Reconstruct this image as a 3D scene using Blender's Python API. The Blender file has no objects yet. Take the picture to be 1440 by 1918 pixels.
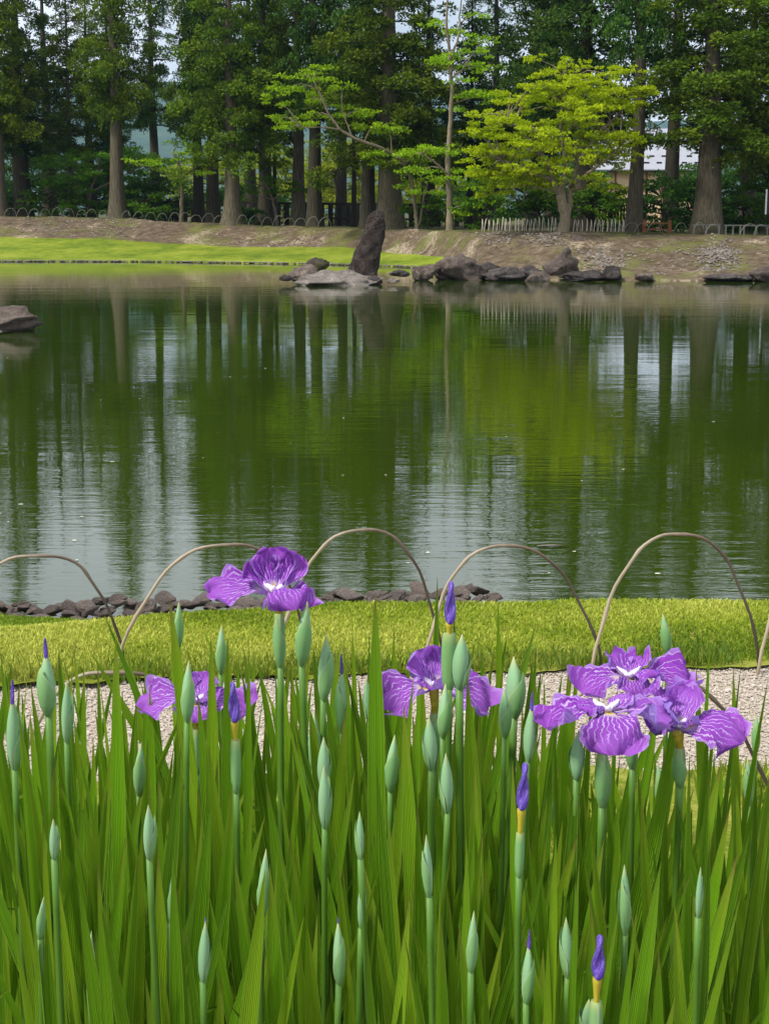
import bpy, math, random
import numpy as np
from mathutils import Matrix, Vector

R = math.radians
rnd = random.Random(7)
C = bpy.context.scene.collection
sc = bpy.context.scene

# ------------------------------------------------------------------ camera
F = 2900.0                       # focal length in photograph pixels
HW = 2.2                         # eye height above the water
PITCH = math.atan(559.0 / F)
cam_data = bpy.data.cameras.new('camera')
cam_data.lens = F / 1918 * 36
cam_data.sensor_width = 36
cam_data.clip_start = 0.05
cam_data.clip_end = 12000
cam = bpy.data.objects.new('camera', cam_data)
C.objects.link(cam)
cam.location = (0, 0, HW)
cam.rotation_euler = (math.pi / 2 - PITCH, 0, 0)
sc.camera = cam

# ------------------------------------------------------------------ sky, sun, exposure
SUN_EL, SUN_AZ = R(52), math.atan2(-0.75, -0.45)
world = bpy.data.worlds.new('World')
sc.world = world
world.use_nodes = True
wn, wl = world.node_tree.nodes, world.node_tree.links
wn.clear()
w_out = wn.new('ShaderNodeOutputWorld')
w_bg = wn.new('ShaderNodeBackground')
w_bg.inputs['Strength'].default_value = 0.12
w_sky = wn.new('ShaderNodeTexSky')
w_sky.sky_type = 'NISHITA'
w_sky.sun_disc = False
w_sky.sun_elevation = SUN_EL
w_sky.sun_rotation = SUN_AZ
w_sky.dust_density = 2.0
w_tc = wn.new('ShaderNodeTexCoord')
w_map = wn.new('ShaderNodeMapping')
w_map.inputs['Scale'].default_value = (1.0, 1.0, 2.2)
w_noise = wn.new('ShaderNodeTexNoise')
w_noise.inputs['Scale'].default_value = 2.6
w_noise.inputs['Detail'].default_value = 6
w_ramp = wn.new('ShaderNodeValToRGB')
w_ramp.color_ramp.elements[0].position = 0.24
w_ramp.color_ramp.elements[1].position = 0.50
w_mix = wn.new('ShaderNodeMix')
w_mix.data_type = 'RGBA'
w_mix.inputs[7].default_value = (9.2, 9.5, 10.1, 1)        # bright thin cloud
wl.new(w_tc.outputs['Generated'], w_map.inputs['Vector'])
wl.new(w_map.outputs['Vector'], w_noise.inputs['Vector'])
wl.new(w_noise.outputs['Fac'], w_ramp.inputs['Fac'])
wl.new(w_ramp.outputs['Color'], w_mix.inputs[0])
wl.new(w_sky.outputs['Color'], w_mix.inputs[6])
wl.new(w_mix.outputs[2], w_bg.inputs['Color'])
wl.new(w_bg.outputs['Background'], w_out.inputs['Surface'])

sun_data = bpy.data.lights.new('sun', 'SUN')
sun_data.energy = 4.6
sun_data.angle = R(9)
sun_data.color = (1.0, 0.95, 0.86)
sun = bpy.data.objects.new('sun', sun_data)
C.objects.link(sun)
sv = Vector((math.sin(SUN_AZ) * math.cos(SUN_EL), math.cos(SUN_AZ) * math.cos(SUN_EL), math.sin(SUN_EL)))
sun.rotation_euler = (-sv).to_track_quat('-Z', 'Y').to_euler()

sc.view_settings.view_transform = 'Standard'
sc.view_settings.look = 'None'
sc.view_settings.exposure = 0.04
sc.view_settings.gamma = 1
sc.view_settings.use_curve_mapping = False
sc.render.engine = 'CYCLES'
sc.cycles.max_bounces = 5
sc.cycles.diffuse_bounces = 2
sc.cycles.transmission_bounces = 2
sc.cycles.transparent_max_bounces = 8
sc.cycles.volume_bounces = 0
sc.cycles.use_denoising = True
sc.cycles.sample_clamp_indirect = 6

# ------------------------------------------------------------------ helpers
SP, CP = math.sin(PITCH), math.cos(PITCH)


def at(px, py, d):
    """point of the place that stands d metres ahead and shows at that pixel of the photograph"""
    u, v = (px - 720) / F, -(py - 959) / F
    dy = CP + v * SP
    k = d / dy
    return Vector((u * k, d, HW + (-SP + v * CP) * k))


def on_plane(px, py, z):
    u, v = (px - 720) / F, -(py - 959) / F
    dz = -SP + v * CP
    k = (z - HW) / dz
    return Vector((u * k, (CP + v * SP) * k, z))


def pxm(d):
    return F / d


def build(name, verts, faces, mat=None, parent=None, smooth=True, uv=None, col=None, link=True):
    """one mesh object from arrays; faces: list of tuples or (n,3)/(n,4) array; uv per vertex; col per vertex rgba"""
    me = bpy.data.meshes.new(name)
    verts = np.asarray(verts, dtype=np.float32).reshape(-1, 3)
    if isinstance(faces, np.ndarray):
        n, k = faces.shape
        me.vertices.add(len(verts))
        me.vertices.foreach_set('co', verts.ravel())
        me.loops.add(n * k)
        me.loops.foreach_set('vertex_index', faces.astype(np.int32).ravel())
        me.polygons.add(n)
        me.polygons.foreach_set('loop_start', np.arange(0, n * k, k, dtype=np.int32))
        me.update(calc_edges=True)
    else:
        me.from_pydata([tuple(map(float, v)) for v in verts], [], [tuple(f) for f in faces])
        me.update()
    if smooth:
        me.polygons.foreach_set('use_smooth', np.ones(len(me.polygons), dtype=bool))
    if uv is not None:
        uv = np.asarray(uv, dtype=np.float32)
        lay = me.uv_layers.new(name='UVMap')
        idx = np.empty(len(me.loops), dtype=np.int32)
        me.loops.foreach_get('vertex_index', idx)
        lay.data.foreach_set('uv', uv[idx].ravel())
    if col is not None:
        a = me.attributes.new('tint', 'FLOAT_COLOR', 'POINT')
        a.data.foreach_set('color', np.asarray(col, dtype=np.float32).ravel())
    if mat is not None:
        me.materials.append(mat)
    ob = bpy.data.objects.new(name, me)
    if link:
        C.objects.link(ob)
    if parent is not None:
        ob.parent = parent
    return ob


def inst(name, me, parent, loc=(0, 0, 0), quat=None, scale=(1, 1, 1)):
    ob = bpy.data.objects.new(name, me)
    C.objects.link(ob)
    ob.parent = parent
    ob.location = loc
    if quat is not None:
        ob.rotation_mode = 'QUATERNION'
        ob.rotation_quaternion = quat
    ob.scale = scale
    return ob


def empty(name, loc):
    ob = bpy.data.objects.new(name, None)
    ob.empty_display_size = 0.1
    C.objects.link(ob)
    ob.location = loc
    return ob


def tag(ob, label=None, cat=None, group=None, kind=None):
    if label:
        ob['label'] = label
    if cat:
        ob['category'] = cat
    if group:
        ob['group'] = group
    if kind:
        ob['kind'] = kind
    return ob


def tube(points, radii, sides=6, ridges=None):
    """verts, faces, uv of a tapering tube through points"""
    pts = [Vector(p) for p in points]
    V, Fc, U = [], [], []
    n = len(pts)
    prev = None
    for i, p in enumerate(pts):
        t = (pts[min(i + 1, n - 1)] - pts[max(i - 1, 0)]).normalized()
        ref = prev if prev is not None else (Vector((1, 0, 0)) if abs(t.x) < 0.9 else Vector((0, 1, 0)))
        a = (ref - t * ref.dot(t)).normalized()
        prev = a
        b = t.cross(a)
        for k in range(sides):
            th = 2 * math.pi * k / sides
            r = radii[i] * (ridges(th, i / (n - 1)) if ridges else 1)
            V.append(p + (a * math.cos(th) + b * math.sin(th)) * r)
            U.append((k / sides, i / (n - 1)))
    for i in range(n - 1):
        for k in range(sides):
            k2 = (k + 1) % sides
            Fc.append((i * sides + k, i * sides + k2, (i + 1) * sides + k2, (i + 1) * sides + k))
    Fc.append(tuple(range(sides - 1, -1, -1)))
    Fc.append(tuple((n - 1) * sides + k for k in range(sides)))
    return V, Fc, U


class Bag:
    """collects pieces of ONE part"""
    def __init__(self):
        self.V, self.F, self.U = [], [], []

    def add(self, vfu):
        o = len(self.V)
        self.V += list(vfu[0])
        self.F += [tuple(i + o for i in f) for f in vfu[1]]
        self.U += list(vfu[2]) if len(vfu) > 2 else [(0, 0)] * len(vfu[0])
        return self

    def build(self, name, mat, parent=None, smooth=True):
        return build(name, [tuple(v) for v in self.V], self.F, mat, parent, smooth, uv=self.U)


def box(c, s, rz=0.0):
    cx, cy, cz = c
    hx, hy, hz = s[0] / 2, s[1] / 2, s[2] / 2
    V = []
    for z in (-hz, hz):
        for x, y in ((-hx, -hy), (hx, -hy), (hx, hy), (-hx, hy)):
            V.append((cx + x * math.cos(rz) - y * math.sin(rz), cy + x * math.sin(rz) + y * math.cos(rz), cz + z))
    return V, [(3, 2, 1, 0), (4, 5, 6, 7), (0, 1, 5, 4), (1, 2, 6, 5), (2, 3, 7, 6), (3, 0, 4, 7)]


def hash_noise(seed):
    g = np.random.default_rng(seed)
    tab = g.random((64, 64))

    def f(x, y):
        x, y = np.asarray(x, float), np.asarray(y, float)
        xi, yi = np.floor(x).astype(int), np.floor(y).astype(int)
        fx, fy = x - xi, y - yi
        fx, fy = fx * fx * (3 - 2 * fx), fy * fy * (3 - 2 * fy)
        a, b = tab[xi % 64, yi % 64], tab[(xi + 1) % 64, yi % 64]
        c, d = tab[xi % 64, (yi + 1) % 64], tab[(xi + 1) % 64, (yi + 1) % 64]
        return (a * (1 - fx) + b * fx) * (1 - fy) + (c * (1 - fx) + d * fx) * fy
    return f


nz = hash_noise(3)

# ------------------------------------------------------------------ materials


class M:
    """small wrapper around a material's node tree"""
    def __init__(self, name):
        self.m = bpy.data.materials.new(name)
        self.m.use_nodes = True
        self.n, self.l = self.m.node_tree.nodes, self.m.node_tree.links
        self.n.clear()
        self.out = self.n.new('ShaderNodeOutputMaterial')

    def node(self, t, **kw):
        nd = self.n.new(t)
        for k, v in kw.items():
            if k in nd.inputs:
                nd.inputs[k].default_value = v
            else:
                setattr(nd, k, v)
        return nd

    def link(self, a, b):
        self.l.new(a, b)

    def math(self, op, a, b=None, c=None, clamp=False):
        nd = self.n.new('ShaderNodeMath')
        nd.operation = op
        nd.use_clamp = clamp
        for i, x in enumerate((a, b, c)):
            if x is None:
                continue
            if isinstance(x, (int, float)):
                nd.inputs[i].default_value = x
            else:
                self.l.new(x, nd.inputs[i])
        return nd.outputs[0]

    def mix(self, fac, a, b, mode='MIX'):
        nd = self.n.new('ShaderNodeMix')
        nd.data_type = 'RGBA'
        nd.blend_type = mode
        for i, x in ((0, fac), (6, a), (7, b)):
            if isinstance(x, (int, float)):
                nd.inputs[i].default_value = x
            elif isinstance(x, tuple):
                nd.inputs[i].default_value = (*x, 1) if len(x) == 3 else x
            else:
                self.l.new(x, nd.inputs[i])
        return nd.outputs[2]

    def ramp(self, fac, *stops):
        nd = self.n.new('ShaderNodeValToRGB')
        el = nd.color_ramp.elements
        while len(el) < len(stops):
            el.new(0.5)
        for e, (p, c) in zip(el, stops):
            e.position = p
            e.color = (*c, 1) if isinstance(c, tuple) else (c, c, c, 1)
        self.l.new(fac, nd.inputs['Fac'])
        return nd.outputs['Color']

    def noise(self, scale, detail=4, rough=0.55, vec=None, dist=0.0):
        nd = self.node('ShaderNodeTexNoise', Scale=scale, Detail=detail, Roughness=rough, Distortion=dist)
        if vec is not None:
            self.l.new(vec, nd.inputs['Vector'])
        return nd.outputs['Fac']

    def coords(self, which='Object', scale=None):
        tc = self.n.new('ShaderNodeTexCoord').outputs[which]
        if scale is None:
            return tc
        mp = self.n.new('ShaderNodeMapping')
        mp.inputs['Scale'].default_value = scale
        self.l.new(tc, mp.inputs['Vector'])
        return mp.outputs['Vector']

    def pos(self, scale=(1, 1, 1)):
        g = self.n.new('ShaderNodeNewGeometry').outputs['Position']
        mp = self.n.new('ShaderNodeMapping')
        mp.inputs['Scale'].default_value = scale
        self.l.new(g, mp.inputs['Vector'])
        return mp.outputs['Vector']

    def bump(self, h, strength, dist):
        b = self.node('ShaderNodeBump', Strength=strength, Distance=dist)
        self.l.new(h, b.inputs['Height'])
        return b.outputs['Normal']

    def principled(self, color, rough=0.8, spec=0.3, normal=None, **kw):
        p = self.n.new('ShaderNodeBsdfPrincipled')
        for key, val in (('Base Color', color), ('Roughness', rough)):
            if isinstance(val, tuple):
                p.inputs[key].default_value = (*val, 1)
            elif isinstance(val, (int, float)):
                p.inputs[key].default_value = val
            else:
                self.l.new(val, p.inputs[key])
        p.inputs['Specular IOR Level'].default_value = spec
        for k, v in kw.items():
            p.inputs[k].default_value = v
        if normal is not None:
            self.l.new(normal, p.inputs['Normal'])
        return p

    def finish(self, shader):
        self.l.new(shader, self.out.inputs['Surface'])
        return self.m

    def leafy(self, color, trans_color, trans=0.35, rough=0.5, spec=0.25, normal=None):
        p = self.principled(color, rough, spec, normal)
        t = self.n.new('ShaderNodeBsdfTranslucent')
        if isinstance(trans_color, tuple):
            t.inputs['Color'].default_value = (*trans_color, 1)
        else:
            self.l.new(trans_color, t.inputs['Color'])
        mx = self.n.new('ShaderNodeMixShader')
        mx.inputs[0].default_value = trans
        self.l.new(p.outputs[0], mx.inputs[1])
        self.l.new(t.outputs[0], mx.inputs[2])
        return self.finish(mx.outputs[0])


def mat_foliage(name, dark, mid, tip, trans=0.3):
    m = M(name)
    a = m.node('ShaderNodeAttribute', attribute_name='tint')
    sep = m.n.new('ShaderNodeSeparateColor')
    m.link(a.outputs['Color'], sep.inputs['Color'])
    oi = m.n.new('ShaderNodeObjectInfo')
    c = m.mix(sep.outputs['Red'], dark, mid)                  # each spray has its own green
    c = m.mix(m.math('MULTIPLY', sep.outputs['Green'], sep.outputs['Blue']), c, tip)   # young growth at the tips
    hs = m.node('ShaderNodeHueSaturation')
    hs.inputs['Saturation'].default_value = 1.0
    m.link(m.math('MULTIPLY_ADD', oi.outputs['Random'], 0.016, 0.492), hs.inputs['Hue'])
    m.link(m.math('MULTIPLY_ADD', oi.outputs['Random'], 0.4, 0.8), hs.inputs['Value'])
    m.link(c, hs.inputs['Color'])
    return m.leafy(hs.outputs['Color'], hs.outputs['Color'], trans, 0.8, 0.04)


def mat_bark(name, c1, c2, c3, scale=1.0):
    m = M(name)
    v = m.coords('Object', (7 * scale, 7 * scale, 0.55 * scale))
    n = m.noise(3.0, 6, 0.65, v, 0.4)
    n2 = m.noise(0.9, 4, 0.6, m.coords('Object', (1, 1, 0.6)))
    c = m.ramp(n, (0.3, c1), (0.52, c2), (0.75, c3))
    oi = m.n.new('ShaderNodeObjectInfo')
    c = m.mix(m.math('MULTIPLY', n2, 0.45), c, (0.09, 0.10, 0.045))
    hs = m.node('ShaderNodeHueSaturation')
    m.link(m.math('MULTIPLY_ADD', oi.outputs['Random'], 0.6, 0.7), hs.inputs['Value'])
    m.link(c, hs.inputs['Color'])
    return m.finish(m.principled(hs.outputs['Color'], 0.95, 0.1, m.bump(n, 0.9, 0.05)).outputs[0])


def mat_plain(name, color, rough=0.7, spec=0.3, var=0.25, nscale=20.0, bump=0.2):
    m = M(name)
    n = m.noise(nscale, 5, 0.6, m.coords('Object'))
    lo = tuple(x * (1 - var) for x in color)
    hi = tuple(min(1, x * (1 + var)) for x in color)
    c = m.ramp(n, (0.3, lo), (0.7, hi))
    return m.finish(m.principled(c, rough, spec, m.bump(n, bump, 0.01)).outputs[0])


def mat_rock(name, c1, c2, c3, scale=1.0, moss=None):
    m = M(name)
    v = m.coords('Object')
    n = m.noise(3.6 * scale, 9, 0.72, v, 0.5)
    n2 = m.noise(15.0 * scale, 6, 0.75, v)
    c = m.ramp(n, (0.32, c1), (0.5, c2), (0.66, c3))
    c = m.mix(m.math('MULTIPLY', m.ramp(n2, (0.45, 0.0), (0.72, 1.0)), 0.45), c, tuple(x * 0.35 for x in c1))
    lich = m.ramp(m.noise(5.0 * scale, 7, 0.75, m.coords('Object', (1, 1, 0.7))), (0.58, 0.0), (0.66, 1.0))
    c = m.mix(m.math('MULTIPLY', lich, 0.55), c, tuple(min(1, x * 1.7) for x in c3))
    if moss:
        mm = m.ramp(m.noise(1.6 * scale, 5, 0.6, v), (0.48, 0.0), (0.6, 1.0))
        c = m.mix(m.math('MULTIPLY', mm, 0.7), c, moss)
    oi = m.n.new('ShaderNodeObjectInfo')
    hs = m.node('ShaderNodeHueSaturation')
    m.link(m.math('MULTIPLY_ADD', oi.outputs['Random'], 0.5, 0.5), hs.inputs['Value'])
    m.link(c, hs.inputs['Color'])
    h = m.math('ADD', n, m.math('MULTIPLY', n2, 0.5))
    return m.finish(m.principled(hs.outputs['Color'], 0.9, 0.25, m.bump(h, 1.0, 0.16 / scale)).outputs[0])


MT = {}
MT['cedar'] = mat_foliage('cedar_foliage', (0.034, 0.074, 0.008), (0.090, 0.155, 0.012), (0.30, 0.36, 0.025), 0.30)
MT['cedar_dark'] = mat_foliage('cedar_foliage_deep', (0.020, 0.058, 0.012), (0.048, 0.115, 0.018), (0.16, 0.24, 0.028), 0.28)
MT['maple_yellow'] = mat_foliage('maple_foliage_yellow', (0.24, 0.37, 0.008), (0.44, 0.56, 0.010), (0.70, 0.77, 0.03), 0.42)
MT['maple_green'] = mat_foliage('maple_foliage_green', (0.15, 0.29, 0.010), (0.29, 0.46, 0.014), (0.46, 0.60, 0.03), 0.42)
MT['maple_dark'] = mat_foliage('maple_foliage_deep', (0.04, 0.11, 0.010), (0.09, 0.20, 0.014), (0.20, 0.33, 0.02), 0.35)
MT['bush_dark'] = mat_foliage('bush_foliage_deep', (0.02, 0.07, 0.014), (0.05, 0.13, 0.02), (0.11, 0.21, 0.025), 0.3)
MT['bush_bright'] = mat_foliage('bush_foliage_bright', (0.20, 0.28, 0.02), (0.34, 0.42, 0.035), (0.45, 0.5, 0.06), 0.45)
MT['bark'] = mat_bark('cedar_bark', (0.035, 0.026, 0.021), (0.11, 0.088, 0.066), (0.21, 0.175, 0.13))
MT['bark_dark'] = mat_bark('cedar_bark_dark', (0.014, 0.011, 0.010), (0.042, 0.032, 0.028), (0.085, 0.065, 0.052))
MT['bark_pale'] = mat_bark('maple_bark', (0.10, 0.075, 0.05), (0.25, 0.20, 0.14), (0.40, 0.34, 0.25), 2.0)


def mat_water():
    m = M('pond_water')
    v = m.pos((1, 1, 1))
    n1 = m.noise(9.0, 3, 0.55, m.pos((0.28, 1.0, 1)), 0.3)
    sepw = m.n.new('ShaderNodeSeparateXYZ')
    m.link(v, sepw.inputs[0])
    calm = m.node('ShaderNodeMapRange')
    for k_, v_ in (('From Min', 8.0), ('From Max', 55.0), ('To Min', 1.0), ('To Max', 0.25)):
        calm.inputs[k_].default_value = v_
    m.link(sepw.outputs['Y'], calm.inputs['Value'])       # the far water lies in the lee of the trees
    n2 = m.noise(1.1, 3, 0.5, m.pos((0.2, 1.0, 1)))
    patch = m.ramp(m.noise(0.16, 3, 0.5, m.pos((0.6, 1.0, 1))), (0.38, 0.12), (0.62, 1.15))   # breezes ruffle it in patches
    h = m.math('ADD', m.math('MULTIPLY', m.math('MULTIPLY', n1, patch), m.math('MULTIPLY', calm.outputs[0], 0.0085)), m.math('MULTIPLY', n2, 0.016))
    b = m.node('ShaderNodeBump', Strength=0.36, Distance=1.0)
    m.link(h, b.inputs['Height'])
    col = m.mix(m.noise(0.12, 3, 0.5, v), (0.016, 0.034, 0.002), (0.028, 0.046, 0.002))
    p = m.principled(col, 0.02, 0.5, b.outputs['Normal'])
    p.inputs['IOR'].default_value = 1.58
    return m.finish(p.outputs[0])


def mat_lawn(name, c1, c2, c3, s1, s2, bump=0.6):
    m = M(name)
    a = m.noise(s1, 5, 0.6, m.pos())
    b = m.noise(s2, 4, 0.7, m.pos((1, 1, 1)))
    f = m.math('ADD', m.math('MULTIPLY', a, 0.6), m.math('MULTIPLY', b, 0.4))
    c = m.ramp(f, (0.36, c1), (0.5, c2), (0.64, c3))
    return m.finish(m.principled(c, 0.9, 0.1, m.bump(b, bump, 0.03)).outputs[0])


def mat_bank():
    m = M('bare_bank_earth')
    p = m.pos()
    a = m.noise(0.35, 6, 0.65, p, 0.5)
    b = m.noise(2.6, 7, 0.72, m.pos((1, 1, 1.8)))
    d = m.noise(7.0, 4, 0.7, p)
    c = m.ramp(b, (0.3, (0.05, 0.036, 0.022)), (0.5, (0.115, 0.086, 0.056)), (0.70, (0.20, 0.158, 0.108)))
    pale = m.ramp(m.math('ADD', m.math('MULTIPLY', a, 0.65), m.math('MULTIPLY', d, 0.35)), (0.53, 0.0), (0.60, 1.0))
    c = m.mix(m.math('MULTIPLY', pale, 0.8), c, (0.42, 0.34, 0.25))
    g = m.ramp(m.noise(0.5, 5, 0.6, m.pos((1.0, 1.0, 1.0)), 0.3), (0.50, 0.0), (0.64, 1.0))
    c = m.mix(m.math('MULTIPLY', g, 0.6), c, (0.13, 0.15, 0.03))
    h = m.math('ADD', b, m.math('MULTIPLY', d, 0.5))
    return m.finish(m.principled(c, 0.95, 0.1, m.bump(h, 0.8, 0.12)).outputs[0])


MT['water'] = mat_water()
MT['lawn_far'] = mat_lawn('far_lawn', (0.065, 0.11, 0.010), (0.155, 0.205, 0.016), (0.26, 0.28, 0.04), 0.35, 2.6)
MT['lawn_near'] = mat_lawn('near_lawn', (0.07, 0.10, 0.012), (0.18, 0.21, 0.02), (0.32, 0.32, 0.07), 4.0, 60.0)
MT['bank'] = mat_bank()
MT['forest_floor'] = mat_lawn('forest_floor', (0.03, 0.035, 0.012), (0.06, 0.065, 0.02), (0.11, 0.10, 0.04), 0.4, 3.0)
MT['soil'] = mat_plain('bed_soil', (0.045, 0.034, 0.022), 0.95, 0.1, 0.5, 25, 0.8)
MT['grit'] = mat_plain('path_grit', (0.36, 0.30, 0.24), 0.95, 0.1, 0.25, 90, 0.6)


def mat_pebble():
    m = M('path_pebbles')
    a = m.node('ShaderNodeAttribute', attribute_name='tint')
    sep = m.n.new('ShaderNodeSeparateColor')
    m.link(a.outputs['Color'], sep.inputs['Color'])
    c = m.ramp(sep.outputs['Red'], (0.0, (0.25, 0.205, 0.165)), (0.25, (0.37, 0.315, 0.26)), (0.75, (0.45, 0.395, 0.33)), (1.0, (0.56, 0.50, 0.44)))
    return m.finish(m.principled(c, 0.9, 0.2).outputs[0])


MT['pebble'] = mat_pebble()


def mat_blade(name, c1, c2, c3):
    m = M(name)
    a = m.node('ShaderNodeAttribute', attribute_name='tint')
    sep = m.n.new('ShaderNodeSeparateColor')
    m.link(a.outputs['Color'], sep.inputs['Color'])
    c = m.ramp(sep.outputs['Red'], (0.0, c1), (0.5, c2), (1.0, c3))
    return m.leafy(c, c, 0.35, 0.6, 0.2)


MT['blade'] = mat_blade('lawn_blades', (0.11, 0.20, 0.012), (0.31, 0.40, 0.025), (0.56, 0.58, 0.11))
MT['weed'] = mat_blade('verge_blades', (0.07, 0.14, 0.015), (0.14, 0.22, 0.02), (0.25, 0.28, 0.04))
MT['rock_dark'] = mat_rock('rock_dark', (0.045, 0.038, 0.036), (0.095, 0.080, 0.075), (0.19, 0.165, 0.15))
MT['rock_tall'] = mat_rock('standing_stone_rock', (0.030, 0.022, 0.018), (0.070, 0.052, 0.043), (0.15, 0.115, 0.095))
MT['rock_brown'] = mat_rock('rock_brown', (0.10, 0.075, 0.062), (0.20, 0.155, 0.13), (0.33, 0.27, 0.23))
MT['rock_pale'] = mat_rock('rock_pale', (0.20, 0.165, 0.14), (0.36, 0.31, 0.27), (0.52, 0.47, 0.42))
MT['rock_moss'] = mat_rock('rock_mossy', (0.05, 0.042, 0.034), (0.11, 0.095, 0.07), (0.20, 0.17, 0.12), 1.0, (0.10, 0.11, 0.02))
MT['edge_stone'] = mat_rock('edging_stone', (0.19, 0.14, 0.125), (0.37, 0.29, 0.255), (0.62, 0.53, 0.46), 1.6)


def mat_iris_leaf():
    m = M('iris_leaf')
    uv = m.n.new('ShaderNodeUVMap')
    sep = m.n.new('ShaderNodeSeparateXYZ')
    m.link(uv.outputs['UV'], sep.inputs[0])
    u, v = sep.outputs['X'], sep.outputs['Y']
    oi = m.n.new('ShaderNodeObjectInfo')
    mp = m.coords('UV', (16, 1.0, 1))
    streak = m.noise(1.0, 4, 0.6, mp)
    ribs = m.math('SINE', m.math('MULTIPLY', u, 56.0))
    base = m.mix(oi.outputs['Random'], (0.008, 0.052, 0.002), (0.14, 0.335, 0.007))
    base = m.mix(m.ramp(m.math('FRACT', m.math('MULTIPLY', oi.outputs['Random'], 13.7)), (0.66, 0.0), (0.8, 0.65)), base, (0.27, 0.38, 0.015))
    c = m.mix(m.math('MULTIPLY', m.ramp(streak, (0.38, 0.0), (0.62, 1.0)), 0.6), base, (0.21, 0.43, 0.016))
    tip = m.math('MULTIPLY', m.ramp(v, (0.90, 0.0), (1.0, 1.0)), m.ramp(oi.outputs['Random'], (0.45, 0.0), (0.9, 0.8)))
    c = m.mix(tip, c, (0.33, 0.33, 0.04))
    dry = m.math('MULTIPLY', m.ramp(v, (0.965, 0.0), (0.995, 1.0)), m.ramp(m.math('FRACT', m.math('MULTIPLY', oi.outputs['Random'], 7.3)), (0.55, 0.0), (0.7, 0.9)))
    c = m.mix(dry, c, (0.22, 0.13, 0.05))
    spots = m.ramp(m.noise(1.0, 3, 0.6, m.coords('UV', (5, 60, 1))), (0.70, 0.0), (0.76, 0.5))
    c = m.mix(m.math('MULTIPLY', spots, m.ramp(m.math('FRACT', m.math('MULTIPLY', oi.outputs['Random'], 3.7)), (0.6, 0.0), (0.8, 1.0))), c, (0.20, 0.17, 0.05))
    edge = m.ramp(m.math('ABSOLUTE', m.math('SUBTRACT', u, 0.5)), (0.42, 0.0), (0.5, 0.75))
    c = m.mix(edge, c, (0.30, 0.44, 0.06))  # yellowish leaf margin, with a bright edge highlight painted in
    return m.leafy(c, m.mix(0.5, c, (0.30, 0.52, 0.02)), 0.28, 0.42, 0.28, m.bump(m.math('ADD', m.math('MULTIPLY', ribs, 0.6), streak), 0.7, 0.0014))


def mat_bud(name, lo, hi, tipc, margin=False):
    m = M(name)
    uv = m.n.new('ShaderNodeUVMap')
    sep = m.n.new('ShaderNodeSeparateXYZ')
    m.link(uv.outputs['UV'], sep.inputs[0])
    oi = m.n.new('ShaderNodeObjectInfo')
    streak = m.noise(1.0, 5, 0.6, m.coords('UV', (40, 1.5, 1)))
    c = m.mix(streak, lo, hi)
    c = m.mix(m.math('MULTIPLY', oi.outputs['Random'], 0.4), c, lo)
    c = m.mix(m.ramp(sep.outputs['Y'], (0.80, 0.0), (1.0, 0.75)), c, tipc)
    if margin:
        c = m.mix(m.ramp(m.math('ABSOLUTE', m.math('SUBTRACT', sep.outputs['X'], 0.5)), (0.42, 0.0), (0.5, 0.7)), c, (0.50, 0.60, 0.36))
    c = m.mix(m.ramp(sep.outputs['Y'], (0.0, 0.6), (0.22, 0.0)), c, (0.12, 0.24, 0.05))
    return m.leafy(c, c, 0.15, 0.5, 0.3, m.bump(streak, 0.25, 0.001))


def mat_stem():
    m = M('iris_stem')
    uv = m.n.new('ShaderNodeUVMap')
    sep = m.n.new('ShaderNodeSeparateXYZ')
    m.link(uv.outputs['UV'], sep.inputs[0])
    streak = m.noise(1.0, 4, 0.6, m.coords('UV', (12, 3, 1)))
    c = m.mix(streak, (0.06, 0.15, 0.014), (0.115, 0.24, 0.026))
    c = m.mix(m.ramp(sep.outputs['Y'], (0.75, 0.0), (1.0, 0.5)), c, (0.13, 0.28, 0.07))
    return m.leafy(c, c, 0.12, 0.45, 0.3)


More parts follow.
